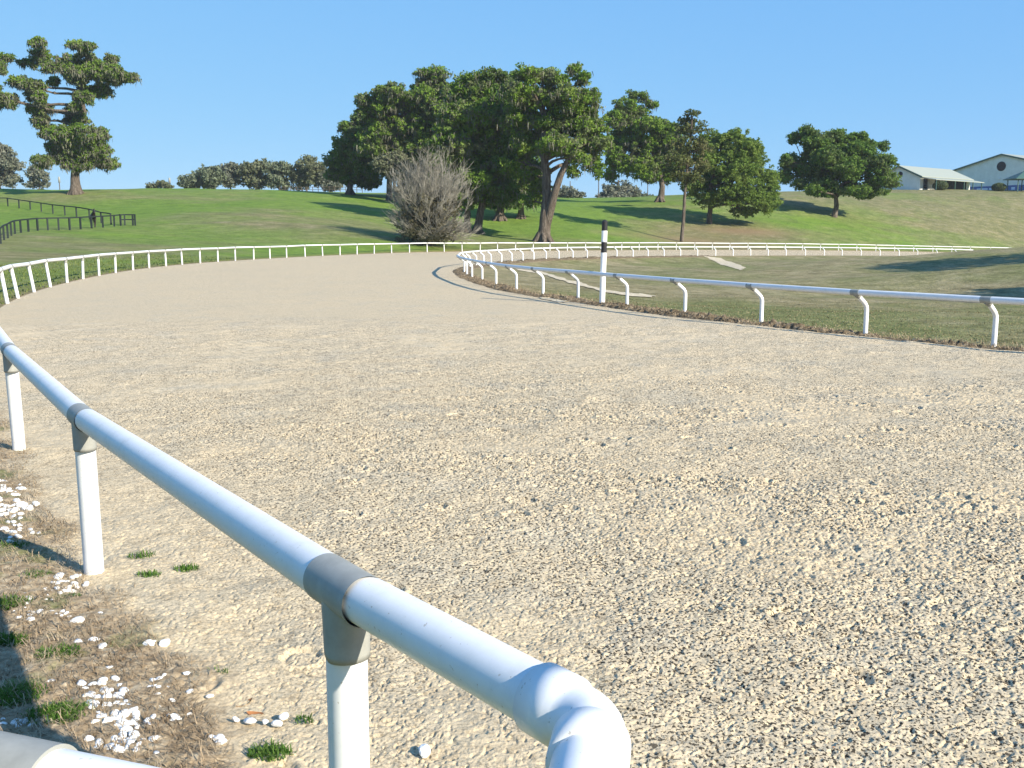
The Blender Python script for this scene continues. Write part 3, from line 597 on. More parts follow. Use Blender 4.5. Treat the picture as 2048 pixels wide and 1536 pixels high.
tree('oak_tree', 'oak with a slender dark trunk just right of the bare grey shrub', 'tree', 934, 466, 140, [(938, 176, 24, 14), (925, 205, 26, 20), (960, 195, 34, 26), (920, 250, 34, 34), (960, 250, 40, 34), (905, 300, 34, 34), (945, 310, 40, 34), (915, 350, 32, 26), (950, 370, 34, 28), (930, 400, 26, 22)], M_OAK, leaf=0.210, trunk_r=.5, moss=.45,
     trunk=[(934, 466), (936, 420), (930, 360), (935, 280)], limbs=12, group=g_mid, flare=1.4)
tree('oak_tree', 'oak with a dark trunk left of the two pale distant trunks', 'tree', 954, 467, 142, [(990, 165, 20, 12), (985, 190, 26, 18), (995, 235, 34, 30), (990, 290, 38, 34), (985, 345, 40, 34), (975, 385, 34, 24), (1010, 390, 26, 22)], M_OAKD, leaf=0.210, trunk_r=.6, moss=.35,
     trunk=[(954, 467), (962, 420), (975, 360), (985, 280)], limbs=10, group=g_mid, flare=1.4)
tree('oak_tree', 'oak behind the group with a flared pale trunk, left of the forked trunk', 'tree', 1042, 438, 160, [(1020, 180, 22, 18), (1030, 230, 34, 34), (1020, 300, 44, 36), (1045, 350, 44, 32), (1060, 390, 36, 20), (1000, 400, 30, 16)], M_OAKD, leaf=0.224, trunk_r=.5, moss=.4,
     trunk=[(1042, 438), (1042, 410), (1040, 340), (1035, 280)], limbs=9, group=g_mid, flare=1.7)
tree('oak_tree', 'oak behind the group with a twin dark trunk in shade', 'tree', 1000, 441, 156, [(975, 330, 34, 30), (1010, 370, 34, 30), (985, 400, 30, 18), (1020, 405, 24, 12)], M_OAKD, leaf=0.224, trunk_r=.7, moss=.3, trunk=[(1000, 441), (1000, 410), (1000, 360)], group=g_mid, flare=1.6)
tree('oak_tree', 'biggest oak of the group with a thick forked trunk behind the outer rail', 'tree', 1086, 484, 128, [(1055, 165, 24, 13), (1088, 160, 22, 9), (1110, 170, 22, 12), (1145, 150, 11, 10), (1160, 172, 14, 13), (1185, 205, 9, 12), (1040, 195, 30, 18), (1085, 205, 34, 24), (1135, 210, 34, 24), (1165, 225, 28, 22),
      (1045, 245, 34, 26), (1100, 255, 38, 26), (1155, 262, 36, 24), (1190, 262, 22, 24), (1060, 295, 36, 24, 40), (1115, 300, 34, 20), (1170, 298, 30, 18), (1200, 290, 16, 14), (1185, 325, 15, 14), (1190, 348, 6, 12), (1150, 322, 18, 14), (1030, 330, 28, 22, 70), (1062, 345, 24, 22, 60), (1080, 375, 20, 20, 60), (1145, 345, 10, 10, 30),
      (1062, 400, 12, 14, 60)], M_OAK, leaf=0.189, trunk_r=.82, moss=.38, trunk=[(1086, 484), (1090, 440), (1094, 400), (1092, 350), (1085, 300), (1090, 250)], limbs=22, group=g_mid, flare=1.35)
fk = MB(); bo = [o for o in bpy.data.objects if o.get('label', '').startswith('biggest oak')][0]; s5 = bo.location[1]/F
fk.tube([((p[0]-1086)*s5, p[2], (484-p[1])*s5) for p in [(1092, 452, 0), (1099, 425, -.4), (1107, 392, -1.2), (1119, 355, -1.6), (1137, 318, -1.8), (1152, 288, -1.4), (1160, 270, -.5)]], [.6, .58, .5, .42, .32, .2, .08], 12); fk.build('limb', M_BARK, bo, True)
tree('oak_tree', 'oak on the rise right of the striped pole with an airy top', 'tree', 1320, 404, 190, [(1275, 200, 14, 7), (1300, 212, 10, 8), (1260, 195, 8, 6), (1245, 222, 18, 12), (1270, 228, 22, 10), (1225, 245, 18, 12), (1250, 255, 28, 20), (1290, 262, 26, 16), (1235, 290, 24, 20), (1275, 295, 32, 24), (1325, 262, 26, 14), (1320, 290, 32, 22),
      (1235, 330, 22, 18), (1270, 335, 30, 20), (1315, 330, 32, 20), (1345, 310, 26, 26), (1225, 352, 12, 10), (1300, 355, 24, 12), (1340, 350, 20, 14), (1352, 275, 18, 16), (1358, 325, 18, 20), (1225, 310, 16, 18)], M_OAK, leaf=0.224, trunk_r=.62, moss=.3, trunk=[(1320, 404), (1324, 375), (1318, 340), (1300, 300)], limbs=14, group=g_mid, flare=1.6)
tree('tall_thin_tree', 'thin straight tree with sparse brownish foliage just behind the outer rail', 'tree', 1363, 484, 148, [(1378, 235, 15, 7), (1372, 252, 20, 11), (1385, 270, 22, 14), (1360, 262, 10, 8), (1370, 300, 30, 18), (1398, 300, 16, 16), (1350, 325, 24, 14), (1392, 335, 26, 16), (1345, 350, 20, 10), (1375, 360, 26, 12)], M_PINE, leaf=0.168, dens=.5,
     trunk_r=.27, trunk=[(1363, 484), (1366, 430), (1368, 370), (1374, 300), (1378, 240)], limbs=26, clump=.75, flare=1.1)
tree('light_green_tree', 'broad light green tree with drooping feathery branches on the slope', 'tree', 1418, 448, 165, [(1415, 285, 20, 14), (1450, 285, 20, 14), (1470, 275, 12, 10), (1430, 310, 32, 22), (1478, 305, 26, 24), (1505, 325, 20, 20), (1455, 345, 38, 26), (1505, 360, 28, 26), (1530, 380, 16, 24), (1425, 365, 34, 24), (1470, 390, 38, 22),
      (1515, 408, 24, 18), (1420, 400, 26, 16), (1490, 425, 24, 9), (1535, 415, 9, 10), (1400, 330, 20, 24), (1543, 365, 9, 22), (1546, 398, 7, 16), (1500, 302, 16, 14), (1380, 375, 18, 20)], M_WILLOW, leaf=0.165, dens=.85, trunk_r=.45, trunk=[(1418, 448), (1420, 415), (1418, 380), (1430, 330)], limbs=16, clump=.72, flare=1.3, droop=.3, lump=.95)
RJ = [(1612, 268, 17, 10), (1590, 280, 12, 10), (1626, 290, 24, 16), (1667, 276, 18, 10), (1680, 286, 18, 12), (1712, 280, 16, 8), (1735, 292, 18, 11), (1755, 298, 8, 8), (1650, 310, 30, 18), (1700, 312, 32, 18), (1570, 322, 9, 11), (1590, 328, 20, 18), (1572, 355, 12, 14), (1615, 345, 28, 20), (1660, 345, 32, 18), (1740, 335, 28, 16),
      (1774, 325, 8, 10), (1705, 350, 32, 16), (1750, 362, 26, 12), (1775, 370, 13, 9), (1600, 372, 14, 9), (1640, 372, 22, 11), (1664, 386, 12, 8), (1700, 374, 20, 8), (1735, 392, 12, 6), (1752, 388, 10, 6), (1640, 384, 26, 11), (1702, 384, 26, 9), (1612, 384, 14, 8), (1745, 378, 22, 10), (1680, 340, 30, 24, -30), (1640, 320, 26, 20, -25)]
tree('round_oak', 'rounded dark green oak standing alone on the right slope below the barns', 'tree', 1668, 434, 180, RJ, M_OAKD, leaf=0.203, trunk_r=.5, trunk=[(1668, 434), (1672, 412), (1668, 385), (1662, 350)], limbs=27, clump=.9, flare=1.3, dens=1.1)
# two trees out of frame to the right that shade the bank of the infield
for (u_, v_, sc_) in ((2215, 510, 1.08), (2190, 590, .62)):
    q_ = place(u_, v_); x_ = q_[0]+12.8*sc_*.98; y_ = q_[1]-10.4*sc_*.98; print('shade', x_, y_)
    r_ = empty('shade_tree', (x_, y_, hz(x_, y_)), 'tree beyond the right edge whose shadow falls on the infield bank', 'tree', 'trees right of the frame')
    P = []
    for k in range(60):
        a = unit(1)[0]; c = np.array([a[0]*5.5, a[1]*5.5, 8+a[2]*3.2])*sc_; dd = unit(90)*(RS.rand(90)**.5)[:, None]*1.7*sc_; P.append(c+dd)
    V, Q = leaf_quads(np.concatenate(P), .30); mesh_np('crown', V, Q, M_OAK, r_)
    mb = MB(); mb.tube([(0, 0, -.3), (.1, 0, 2.5*sc_), (-.2, .1, 5*sc_), (.2, 0, 9*sc_)], [.6*sc_, .45*sc_, .4*sc_, .15*sc_], 12); mb.build('trunk', M_BARK, r_, True)

# ------------------------------------------------------------------ bare grey shrub
sb = by_dist(860, 111); sb = (sb[0], sb[1], sb[2]); s = sb[1]/F
sh = empty('bare_shrub', sb, 'big leafless grey shrub of fanning twigs behind the outer rail', 'shrub')
rg = random.Random(5); tw = MB()
def twig(p, d, L, r, lvl):
    q = p+d*L*.5+Vector((rg.gauss(0, .05), rg.gauss(0, .05), .04))*L; e_ = p+d*L+Vector((rg.gauss(0, .08), rg.gauss(0, .08), .10))*L
    tw.tube([p, q, e_], [r, r*.75, r*.45], 4 if lvl > 0 else 6, False)
    if lvl >= 3: return
    for k in range((6, 5, 5)[lvl]):
        t = rg.uniform(.3, 1); st = p.lerp(q, t*2) if t < .5 else q.lerp(e_, t*2-1)
        nd_ = (d+Vector((rg.gauss(0, .34), rg.gauss(0, .34), rg.gauss(.16, .26)))).normalized(); twig(st, nd_, L*rg.uniform(.38, .62), max(.016, r*.5), lvl+1)
for k in range(66):
    a = rg.uniform(0, 6.28); el_ = rg.uniform(.05, 1.5); d = Vector((math.cos(a)*math.cos(el_)*.78, math.sin(a)*math.cos(el_)*.7, math.sin(el_)))
    twig(Vector((rg.gauss(0, .35), rg.gauss(0, .3), .1+rg.random()*.8)), d.normalized(), rg.uniform(4.2, 5.6)*(.62+.42*math.sin(el_)), .07, 0)
for k in range(3): tw.tube([(rg.gauss(0, .3), rg.gauss(0, .3), -.3), (rg.gauss(0, .3), 0, 1), (rg.gauss(0, .5), 0, 2.5)], [.22, .18, .1], 8)
tw.build('twigs', M_TWIG, sh, False)
P = []
for k in range(190):
    a = rg.uniform(0, 6.28); rr_ = rg.uniform(1.2, 4.2); c = np.array([math.cos(a)*rr_*.8-.3, math.sin(a)*rr_*.7, rg.uniform(.5, 5.2)]); P.append(c+unit(45)*(RS.rand(45)**.5)[:, None]*.6)
V, Q = leaf_quads(np.concatenate(P), .14); mesh_np('leaves', V, Q, leafmat('shrub_leaves', (.07, .075, .04), (.13, .12, .07), (.21, .19, .12)), sh)

# ------------------------------------------------------------------ black paddock fence
def board_fence(name, label, pts_uv, hgt, rails, nm_group=None):
    P = [Vector(place(u, v)) for u, v in pts_uv]; r_ = empty(name, P[0], label, 'fence', nm_group)
    dense = []; L = 0
    for k, p in enumerate(P):
        mb = MB(); mb.box(-.075, .075, -.075, .075, -.3, hgt); o = mb.build('post', M_FENCE, r_); o.location = p-P[0]
        d = (P[min(k+1, len(P)-1)]-P[max(k-1, 0)]); o.rotation_euler = (0, 0, math.atan2(d.y, d.x))
    for z_ in rails:
        mb = MB()
        for a, b in zip(P[:-1], P[1:]):
            a = a-P[0]; b = b-P[0]; d = (b-a); d.z = 0; d.normalize(); n_ = Vector((-d.y, d.x, 0))*.03; o_ = Vector((0, 0, 0))
            h_ = .065; up = Vector((0, 0, z_)); pts_ = [a-n_+up+Vector((0, 0, s2*h_)) for s2 in (-1, 1)]+[a+n_+up+Vector((0, 0, s2*h_)) for s2 in (1, -1)]
            p2_ = [b-n_+up+Vector((0, 0, s2*h_)) for s2 in (-1, 1)]+[b+n_+up+Vector((0, 0, s2*h_)) for s2 in (1, -1)]
            mb.add(pts_+p2_, [(0, 1, 5, 4), (1, 2, 6, 5), (2, 3, 7, 6), (3, 0, 4, 7), (3, 2, 1, 0), (4, 5, 6, 7)])
        mb.build('rail', M_FENCE, r_)
    return r_
Z4 = lambda x, y: (x/5.12, 360+y/5.12)
board_fence('paddock_fence', 'near curved line of the black single rail paddock fence, in front of the horse', [(-60, 545), (-32, 512), (-14, 496)]+[Z4(*p) for p in [(8, 655), (43, 620), (82, 598), (117, 572), (155, 556), (215, 542), (293, 533), (388, 524), (492, 519), (603, 515), (716, 514), (827, 506), (940, 498), (1055, 488), (1172, 478), (1238, 468)]], 1.22, [1.17])
board_fence('paddock_fence', 'far straight line of the black paddock fence climbing the hillside behind the horse', [(-75, 409), (-52, 410), (-30, 411), (-8, 412)]+[Z4(*p) for p in [(82, 272), (197, 290), (312, 308), (425, 326), (543, 346), (666, 364), (785, 380), (917, 405), (1038, 440), (1138, 458)]], 1.25, [1.2])
board_fence('paddock_gate', 'black two rail gate section closing the corner of the paddock', [Z4(1238, 469), Z4(1280, 467), Z4(1362, 467), Z4(1385, 468)], 1.25, [1.18, .65])['category'] = 'gate'
# low rail fence seen on the skyline
rf_ = empty('rail_fence', by_dist(560, 215), 'thin wooden rail fence along the skyline under the distant trees', 'fence')
mb = MB(); base0 = Vector(by_dist(560, 215)); pr = None
for k in range(16):
    p = Vector(by_dist(560+k*11, 215))-base0; mb2 = MB(); mb2.box(p.x-.06, p.x+.06, p.y-.06, p.y+.06, p.z-.2, p.z+1.2); mb2.build('post', M_BARK, rf_)
    if pr is not None:
        for z_ in (.6, 1.1): mb.tube([pr+Vector((0, 0, z_)), p+Vector((0, 0, z_))], .05, 5)
    pr = p
mb.build('rail', M_BARK, rf_)
# ------------------------------------------------------------------ utility poles
def upole(label, u, y, top_v, arm=False):
    b = by_dist(u, y); top = at_dist(u, top_v, y)[2]-b[2]; r_ = empty('utility_pole', b, label, 'pole', 'poles on the skyline')
    mb = MB(); mb.tube([(0, 0, -.3), (0, 0, top)], [.14, .10], 10); mb.build('shaft', M_BARK, r_, True)
    mb = MB(); mb.tube([(0, 0, top*.80), (0, 0, top*.80+.01), (0, 0, top*.98), (0, 0, top+.1)], [.1, .26, .24, .1], 10); mb.build('transformer', M_GREY, r_, True)
    return r_
upole('thin pole on the skyline between the small grey tree and the mossy oak', 121, 262, 354)
upole('pale pole on the skyline between the forked oak and the striped pole', 1197, 255, 352)
upole('thin pole above the low bush left of the distant tree row', 341, 262, 356)
# ------------------------------------------------------------------ horse
hb = place(187, 455.5); hs = .055
horse = empty('horse', hb, 'dark brown horse standing behind the near paddock fence facing the track', 'horse', rz=math.radians(28))
def skin_mesh(name, V, E, R, m, parent, lvl=2):
    me = bpy.data.meshes.new(name); me.from_pydata(V, E, []); me.update(); o = bpy.data.objects.new(name, me); C.objects.link(o); o.parent = parent
    md = o.modifiers.new('skin', 'SKIN'); 
    for i_, r_ in enumerate(R):
        me.skin_vertices[0].data[i_].radius = (r_, r_)
    me.skin_vertices[0].data[0].use_root = True
    s2 = o.modifiers.new('sub', 'SUBSURF'); s2.levels = lvl; s2.render_levels = lvl; me.materials.append(m); return o
V = [(0, .55, 1.22), (0, .25, 1.20), (0, -.2, 1.15), (0, -.55, 1.2), (0, -.75, 1.42), (.02, -.95, 1.62), (.04, -1.05, 1.72), (.06, -1.2, 1.58), (.07, -1.33, 1.42),
     (.16, -.5, .95), (.16, -.5, .52), (.16, -.52, .12), (.16, -.56, .03), (-.16, -.5, .95), (-.16, -.48, .52), (-.16, -.5, .12), (-.16, -.54, .03),
     (.17, .62, .92), (.17, .78, .58), (.17, .72, .14), (.17, .68, .03), (-.17, .62, .92), (-.17, .74, .58), (-.17, .68, .14), (-.17, .64, .03), (0, .8, 1.2)]
E = [(0, 1), (1, 2), (2, 3), (3, 4), (4, 5), (5, 6), (6, 7), (7, 8), (3, 9), (9, 10), (10, 11), (11, 12), (3, 13), (13, 14), (14, 15), (15, 16), (0, 17), (17, 18), (18, 19), (19, 20), (0, 21), (21, 22), (22, 23), (23, 24), (0, 25)]
R = [.30, .27, .30, .26, .18, .13, .12, .10, .07, .11, .06, .04, .06, .11, .06, .04, .06, .15, .07, .045, .06, .15, .07, .045, .06, .2]
M_HORSE = mat('horse_coat', (.022, .017, .015), .5, .3)
skin_mesh('body', V, E, R, M_HORSE, horse)
mb = MB(); mb.tube([(0, .95, 1.32), (0, 1.05, 1.1), (0, 1.02, .6)], [.05, .08, .03], 8); mb.build('tail', M_BLACK, horse, True)
mb = MB(); mb.tube([(.02, -.72, 1.62), (.04, -.9, 1.78), (.05, -1.02, 1.88)], [.03, .05, .04], 6); mb.tube([(.0, -1.0, 1.82), (-.02, -1.0, 1.95)], [.04, .01], 6); mb.tube([(.1, -1.0, 1.82), (.12, -1.0, 1.95)], [.04, .01], 6); mb.build('mane', M_BLACK, horse, True)

# ------------------------------------------------------------------ barns
M_WALL = mat('barn_wall', (.6, .6, .54), .7, .2, build=lambda t, b: t.links.new(ramp(t, noise(t, .8, 4, .6), [(.3, (.66, .65, .58)), (.7, (.76, .75, .68))]), b.inputs['Base Color']))
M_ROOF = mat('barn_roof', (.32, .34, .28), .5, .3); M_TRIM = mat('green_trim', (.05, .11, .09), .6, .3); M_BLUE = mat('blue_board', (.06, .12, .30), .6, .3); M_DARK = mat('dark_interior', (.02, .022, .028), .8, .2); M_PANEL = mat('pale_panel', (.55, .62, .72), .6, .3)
def barn(label, u, y, W_, L_, he, hr, rot, extras=None):
    b = by_dist(u, y); x0, y0, z0 = b; to = math.atan2(-x0, y0)     # local -y faces the camera when rz = to
    r_ = empty('barn', (x0, y0, z0-.3), label, 'barn', 'white barns on the right hilltop', rz=to-rot)
    h = W_/2; z1 = he+.3; z2 = hr+.3
    mb = MB(); mb.add([(-h, 0, 0), (h, 0, 0), (h, 0, z1), (0, 0, z2), (-h, 0, z1), (-h, L_, 0), (h, L_, 0), (h, L_, z1), (0, L_, z2), (-h, L_, z1)], [(0, 1, 2, 3, 4), (9, 8, 7, 6, 5), (1, 6, 7, 2), (5, 0, 4, 9)]); mb.build('wall', M_WALL, r_)
    mb = MB(); ov = .7; sl = (z2-z1)/h
    for sg in (-1, 1):
        a = [(0, -.5, z2+.06), (sg*(h+ov), -.5, z1-sl*ov+.06), (sg*(h+ov), L_+.5, z1-sl*ov+.06), (0, L_+.5, z2+.06)]; c = [(p[0], p[1], p[2]+.14) for p in a]
        mb.add(a+c, [(0, 1, 2, 3) if sg < 0 else (3, 2, 1, 0), (7, 6, 5, 4) if sg < 0 else (4, 5, 6, 7), (0, 4, 5, 1), (1, 5, 6, 2), (2, 6, 7, 3)])
    mb.build('roof', M_ROOF, r_)
    mb = MB()
    for sg in (-1, 1):
        a = [(0, -.56, z2-.22), (sg*(h+ov), -.56, z1-sl*ov-.22), (sg*(h+ov), -.56, z1-sl*ov+.17), (0, -.56, z2+.17)]; c = [(p[0], -.502, p[2]) for p in a]; mb.add(a+c, [(0, 1, 2, 3), (4, 7, 6, 5), (0, 4, 5, 1), (1, 5, 6, 2), (3, 2, 6, 7)])
    mb.build('trim', M_TRIM, r_)
    return r_, z1, z2, h
def vent(r_, x_, z_, rad):
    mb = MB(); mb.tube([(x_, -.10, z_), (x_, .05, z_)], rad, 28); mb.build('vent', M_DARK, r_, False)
b1, z1, z2, h = barn('smaller white barn with a round vent and open porch along its right side', 1795, 243, 11.0, 24, 3.0, 5.5, math.radians(30))
vent(b1, .35, 3.9, .62)
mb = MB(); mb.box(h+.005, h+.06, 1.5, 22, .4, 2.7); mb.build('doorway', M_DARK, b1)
mb = MB(); mb.box(h+.06, h+.12, 3.2, 6.5, .35, 2.7); mb.build('door', M_WALL, b1)
po_ = MB()
a = [(h+.7, -.4, z1-.45), (h+3.6, .6, z1-1.05), (h+3.6, 24, z1-1.05), (h+.7, 24.4, z1-.45)]; po_.add(a+[(p[0], p[1], p[2]+.15) for p in a], [(3, 2, 1, 0), (4, 5, 6, 7), (0, 1, 5, 4), (1, 2, 6, 5), (2, 3, 7, 6), (3, 0, 4, 7)]); po_.build('porch_roof', M_ROOF, b1)
for k in range(6):
    mb = MB(); mb.box(h+3.3, h+3.48, 1.0+k*4.4, 1.18+k*4.4, 0, z1-1.02); mb.build('porch_post', M_TRIM, b1)
mb = MB(); mb.box(-.1, .2, -.12, -.005, 3.0, 3.25); mb.build('lamp', M_DARK, b1)
b2, z1, z2, h = barn('large white barn with a wide low gable, round vent and blue base board', 1998, 272, 43.5, 50, 4.5, 10.1, math.radians(30))
vent(b2, 0, 7.3, 1.25)
mb = MB(); mb.box(-h+.01, h-.01, -.06, -.004, .2, 2.2); mb.build('base_board', M_BLUE, b2)
for x0_, x1_ in ((-6.5, -3.4), (-3.0, -2.3), (3.2, 4.2)):
    mb = MB(); mb.box(x0_, x1_, -.09, -.063, 1.0, 1.7); mb.build('panel', M_PANEL, b2)
mb = MB(); mb.tube([(-.3, -.25, 4.1), (-.3, -.02, 4.1)], .2, 14); mb.build('lamp', M_WHITE, b2, True)
# gazebo-like porch at the frame edge
gb = by_dist(2052, 240); gz = empty('open_shelter', gb, 'open shelter with a dark hipped roof at the right edge of the frame', 'shelter')
for sx in (-3.4, 0, 3.4):
    for sy in (-2.5, 2.5):
        mb = MB(); mb.box(sx-.09, sx+.09, sy-.09, sy+.09, -.3, 3.0); mb.build('post', M_TRIM, gz)
mb = MB(); mb.add([(-4.3, -3.3, 2.9), (4.3, -3.3, 2.9), (4.3, 3.3, 2.9), (-4.3, 3.3, 2.9), (-.8, 0, 4.8), (.8, 0, 4.8), (-4.3, -3.3, 2.75), (4.3, -3.3, 2.75), (4.3, 3.3, 2.75), (-4.3, 3.3, 2.75)], [(0, 1, 5, 4), (1, 2, 5), (2, 3, 4, 5), (3, 0, 4), (9, 8, 7, 6), (6, 7, 1, 0), (7, 8, 2, 1), (8, 9, 3, 2), (9, 6, 0, 3)]); mb.build('roof', M_TRIM, gz)
for lb, u_, y_, r_ in (('round clipped shrub in front of the smaller barn porch', 1879, 238, 1.75), ('round clipped shrub against the large barn blue board', 1996, 240, 1.6)):
    b = by_dist(u_, y_); o = empty('clipped_shrub', b, lb, 'shrub', 'clipped shrubs by the barns'); n = 5200
    d = unit(n); P = d*(.82+.2*RS.rand(n))[:, None]*np.array([r_, r_, r_*.62]); P[:, 2] += r_*.55; P = P[P[:, 2] > .02]; V, Q = leaf_quads(P, .12); mesh_np('foliage', V, Q, M_HEDGE, o)
    mb = MB(); mb.tube([(0, 0, -.2), (0, 0, r_*.8)], [.09, .05], 8); mb.build('stem', M_BARK, o, True)
mb = MB(); hbx = by_dist(1800, 242)
# ------------------------------------------------------------------ sand washes on the infield
def patch(name, pts_uv, m, rise=.02):
    P = [place(u, v) for u, v in pts_uv]; cx = sum(p[0] for p in P)/len(P); cy = sum(p[1] for p in P)/len(P)
    # boundary refined + jittered, filled by concentric rings draped on the ground
    xy = []
    for a, b in zip(P, P[1:]+P[:1]):
        for k in range(6): xy.append((a[0]+(b[0]-a[0])*k/6+random.gauss(0, .05), a[1]+(b[1]-a[1])*k/6+random.gauss(0, .09)))
    import mathutils.geometry as mg
    vs = [Vector((x_, y_, 0)) for x_, y_ in xy]; tri = mg.tessellate_polygon([vs])
    me = bpy.data.meshes.new(name); me.from_pydata([(v_.x, v_.y, 0) for v_ in vs], [], [tuple(t) for t in tri]); me.update()
    import bmesh; bm = bmesh.new(); bm.from_mesh(me); bmesh.ops.triangulate(bm, faces=bm.faces)
    for _ in range(4):
        le = [e_ for e_ in bm.edges if e_.calc_length() > .45]
        if le: bmesh.ops.subdivide_edges(bm, edges=le, cuts=1); bmesh.ops.triangulate(bm, faces=[f for f in bm.faces if len(f.verts) > 3])
    for v_ in bm.verts: v_.co.z = hz(v_.co.x, v_.co.y)+rise+.012*random.random()
    for f in bm.faces:
        f.smooth = True
        if f.normal.z < 0: f.normal_flip()
    bm.to_mesh(me); bm.free(); me.materials.append(m); o = bpy.data.objects.new(name, me); C.objects.link(o); o['kind'] = 'structure'; return o
Z5 = lambda x, y: (860+x/3.413, 440+y/3.413)
M_WASH = mat('washed_sand', (.55, .47, .34), .95, .1, build=lambda t, b: (t.links.new(ramp(t, noise(t, 5, 4, .7), [(.35, (.40, .33, .21)), (.6, (.60, .52, .39))]), b.inputs['Base Color']), bump(t, b, noise(t, 14, 3, .6), .6, .05)))
patch('sand_wash', [Z5(*p) for p in [(545, 312), (640, 330), (760, 352), (860, 385), (960, 415), (1060, 440), (1200, 478), (1340, 500), (1450, 508), (1545, 522), (1480, 530), (1340, 523), (1200, 498), (1060, 458), (940, 430), (840, 398), (740, 366), (600, 345)]], M_WASH)
patch('sand_wash', [(1408, 513), (1440, 517), (1470, 527), (1492, 536), (1480, 541), (1452, 532), (1425, 521)], M_WASH)
patch('sand_wash', [(1080, 592), (1100, 592), (1120, 598), (1140, 604), (1120, 606), (1095, 601), (1080, 598)], M_WASH, .012)
# ------------------------------------------------------------------ rough dirt berm along the inner edge
ths = np.linspace(math.pi*.86, math.pi*1.29, 5200); tt = ((ths+math.pi) % (2*math.pi))-math.pi
cx = CEN[0]+np.interp(tt, TI, RI)*np.cos(ths); cy = CEN[1]+np.interp(tt, TI, RI)*np.sin(ths); cz = np.interp(tt, TI, ZI)
tx = np.gradient(cx); ty = np.gradient(cy); L = np.hypot(tx, ty); nx, ny = ty/L, -tx/L
sgn = np.sign((cx-CEN[0])*nx+(cy-CEN[1])*ny); nx *= sgn; ny *= sgn           # pointing to the track
offs = np.linspace(-.40, .80, 27); X = cx[None]+nx[None]*offs[:, None]; Y = cy[None]+ny[None]*offs[:, None]
prof = np.exp(-((offs-.16)/.36)**4)[:, None]; nz_ = fbm(X*4, Y*4, 61)*.45+vn(X*16, Y*16, 62)*.35+vn(X*34, Y*34, 64)*.2; wv = .9+1.3*sm(.35, .65, fbm(X*.5, Y*.5, 63))
Zb = cz[None]+prof*(nz_-.30)*.15*wv-.03*(1-prof)-.004; Zb[0] -= .05; Zb[-1] -= .05; nO, nS = len(offs), len(ths)
i = np.arange(nO-1)[:, None]; j = np.arange(nS-1)[None]; q = np.stack([i*nS+j, i*nS+j+1, (i+1)*nS+j+1, (i+1)*nS+j], -1).reshape(-1, 4)
M_BERM = mat('berm_soil', rough=.95, spec=.05, build=lambda t, b: (t.links.new(ramp(t, noise(t, 6, 5, .75), [(.32, (.06, .045, .03)), (.5, (.15, .115, .075)), (.68, (.31, .255, .18))]), b.inputs['Base Color']), bump(t, b, noise(t, 30, 4, .7), .8, .03)))
bm_ = mesh_np('dirt_berm', np.stack([X, Y, Zb], -1).reshape(-1, 3), q, M_BERM, attrs=None); bm_['kind'] = 'structure'
# ------------------------------------------------------------------ blades
def blades(P, L, w, lean, m, name, kind='stuff', parent=None, curl=.5):
    n = len(P); a = RS.rand(n)*6.283; d = np.stack([np.cos(a), np.sin(a), 0*a], 1); sd_ = np.stack([-np.sin(a), np.cos(a), 0*a], 1)
    l = (L*(.5+.9*RS.rand(n)))[:, None]; ln = np.clip(lean+RS.normal(size=n)*.18, .02, 1.0)[:, None]; up = np.sqrt(np.maximum(1-ln**2, .0)); Zu = np.array([0, 0, 1.0]); ww = (w*(.6+.8*RS.rand(n)))[:, None]
    M1 = P+(d*ln*.5+Zu*up*.6)*l; M2 = P+(d*(ln)+Zu*up*(1-curl*ln))*l+sd_*(RS.normal(size=n)*.15)[:, None]*l
    V = np.stack([P-sd_*ww, P+sd_*ww, M1+sd_*ww*.8, M2, M1-sd_*ww*.8], 1).reshape(-1, 3); o = mesh_np(name, V, fan5(n), m, parent)
    if kind: o['kind'] = kind
    return o
def nzs(x_, y_):      # height of the near surface
    return height(x_, y_)+.060
# straw over the verge
n = 130000; a = np.radians(RS.uniform(-30, 2, n)); r = RS.uniform(2.6, 11, n); x_ = r*np.sin(a); y_ = r*np.cos(a); th, rr2 = polar(x_, y_); do = rr2-np.interp(th, TO, RO)
wb = (fbm(x_*2.2, y_*2.2, 41)-.5)*.9; k = (do+wb*.55 > -.02) & (RS.rand(n) < .25+.9*fbm(x_*3, y_*3, 71)) & (do < 3.2); x_, y_ = x_[k], y_[k]
P = np.stack([x_, y_, nzs(x_, y_)+RS.rand(len(x_))*.012], 1); o = blades(P, .085, .0016, .97, M_STRAW, 'dry_grass', curl=.9)
tag(o, 'dead straw coloured grass matted over the verge beside the near posts', 'dry grass')
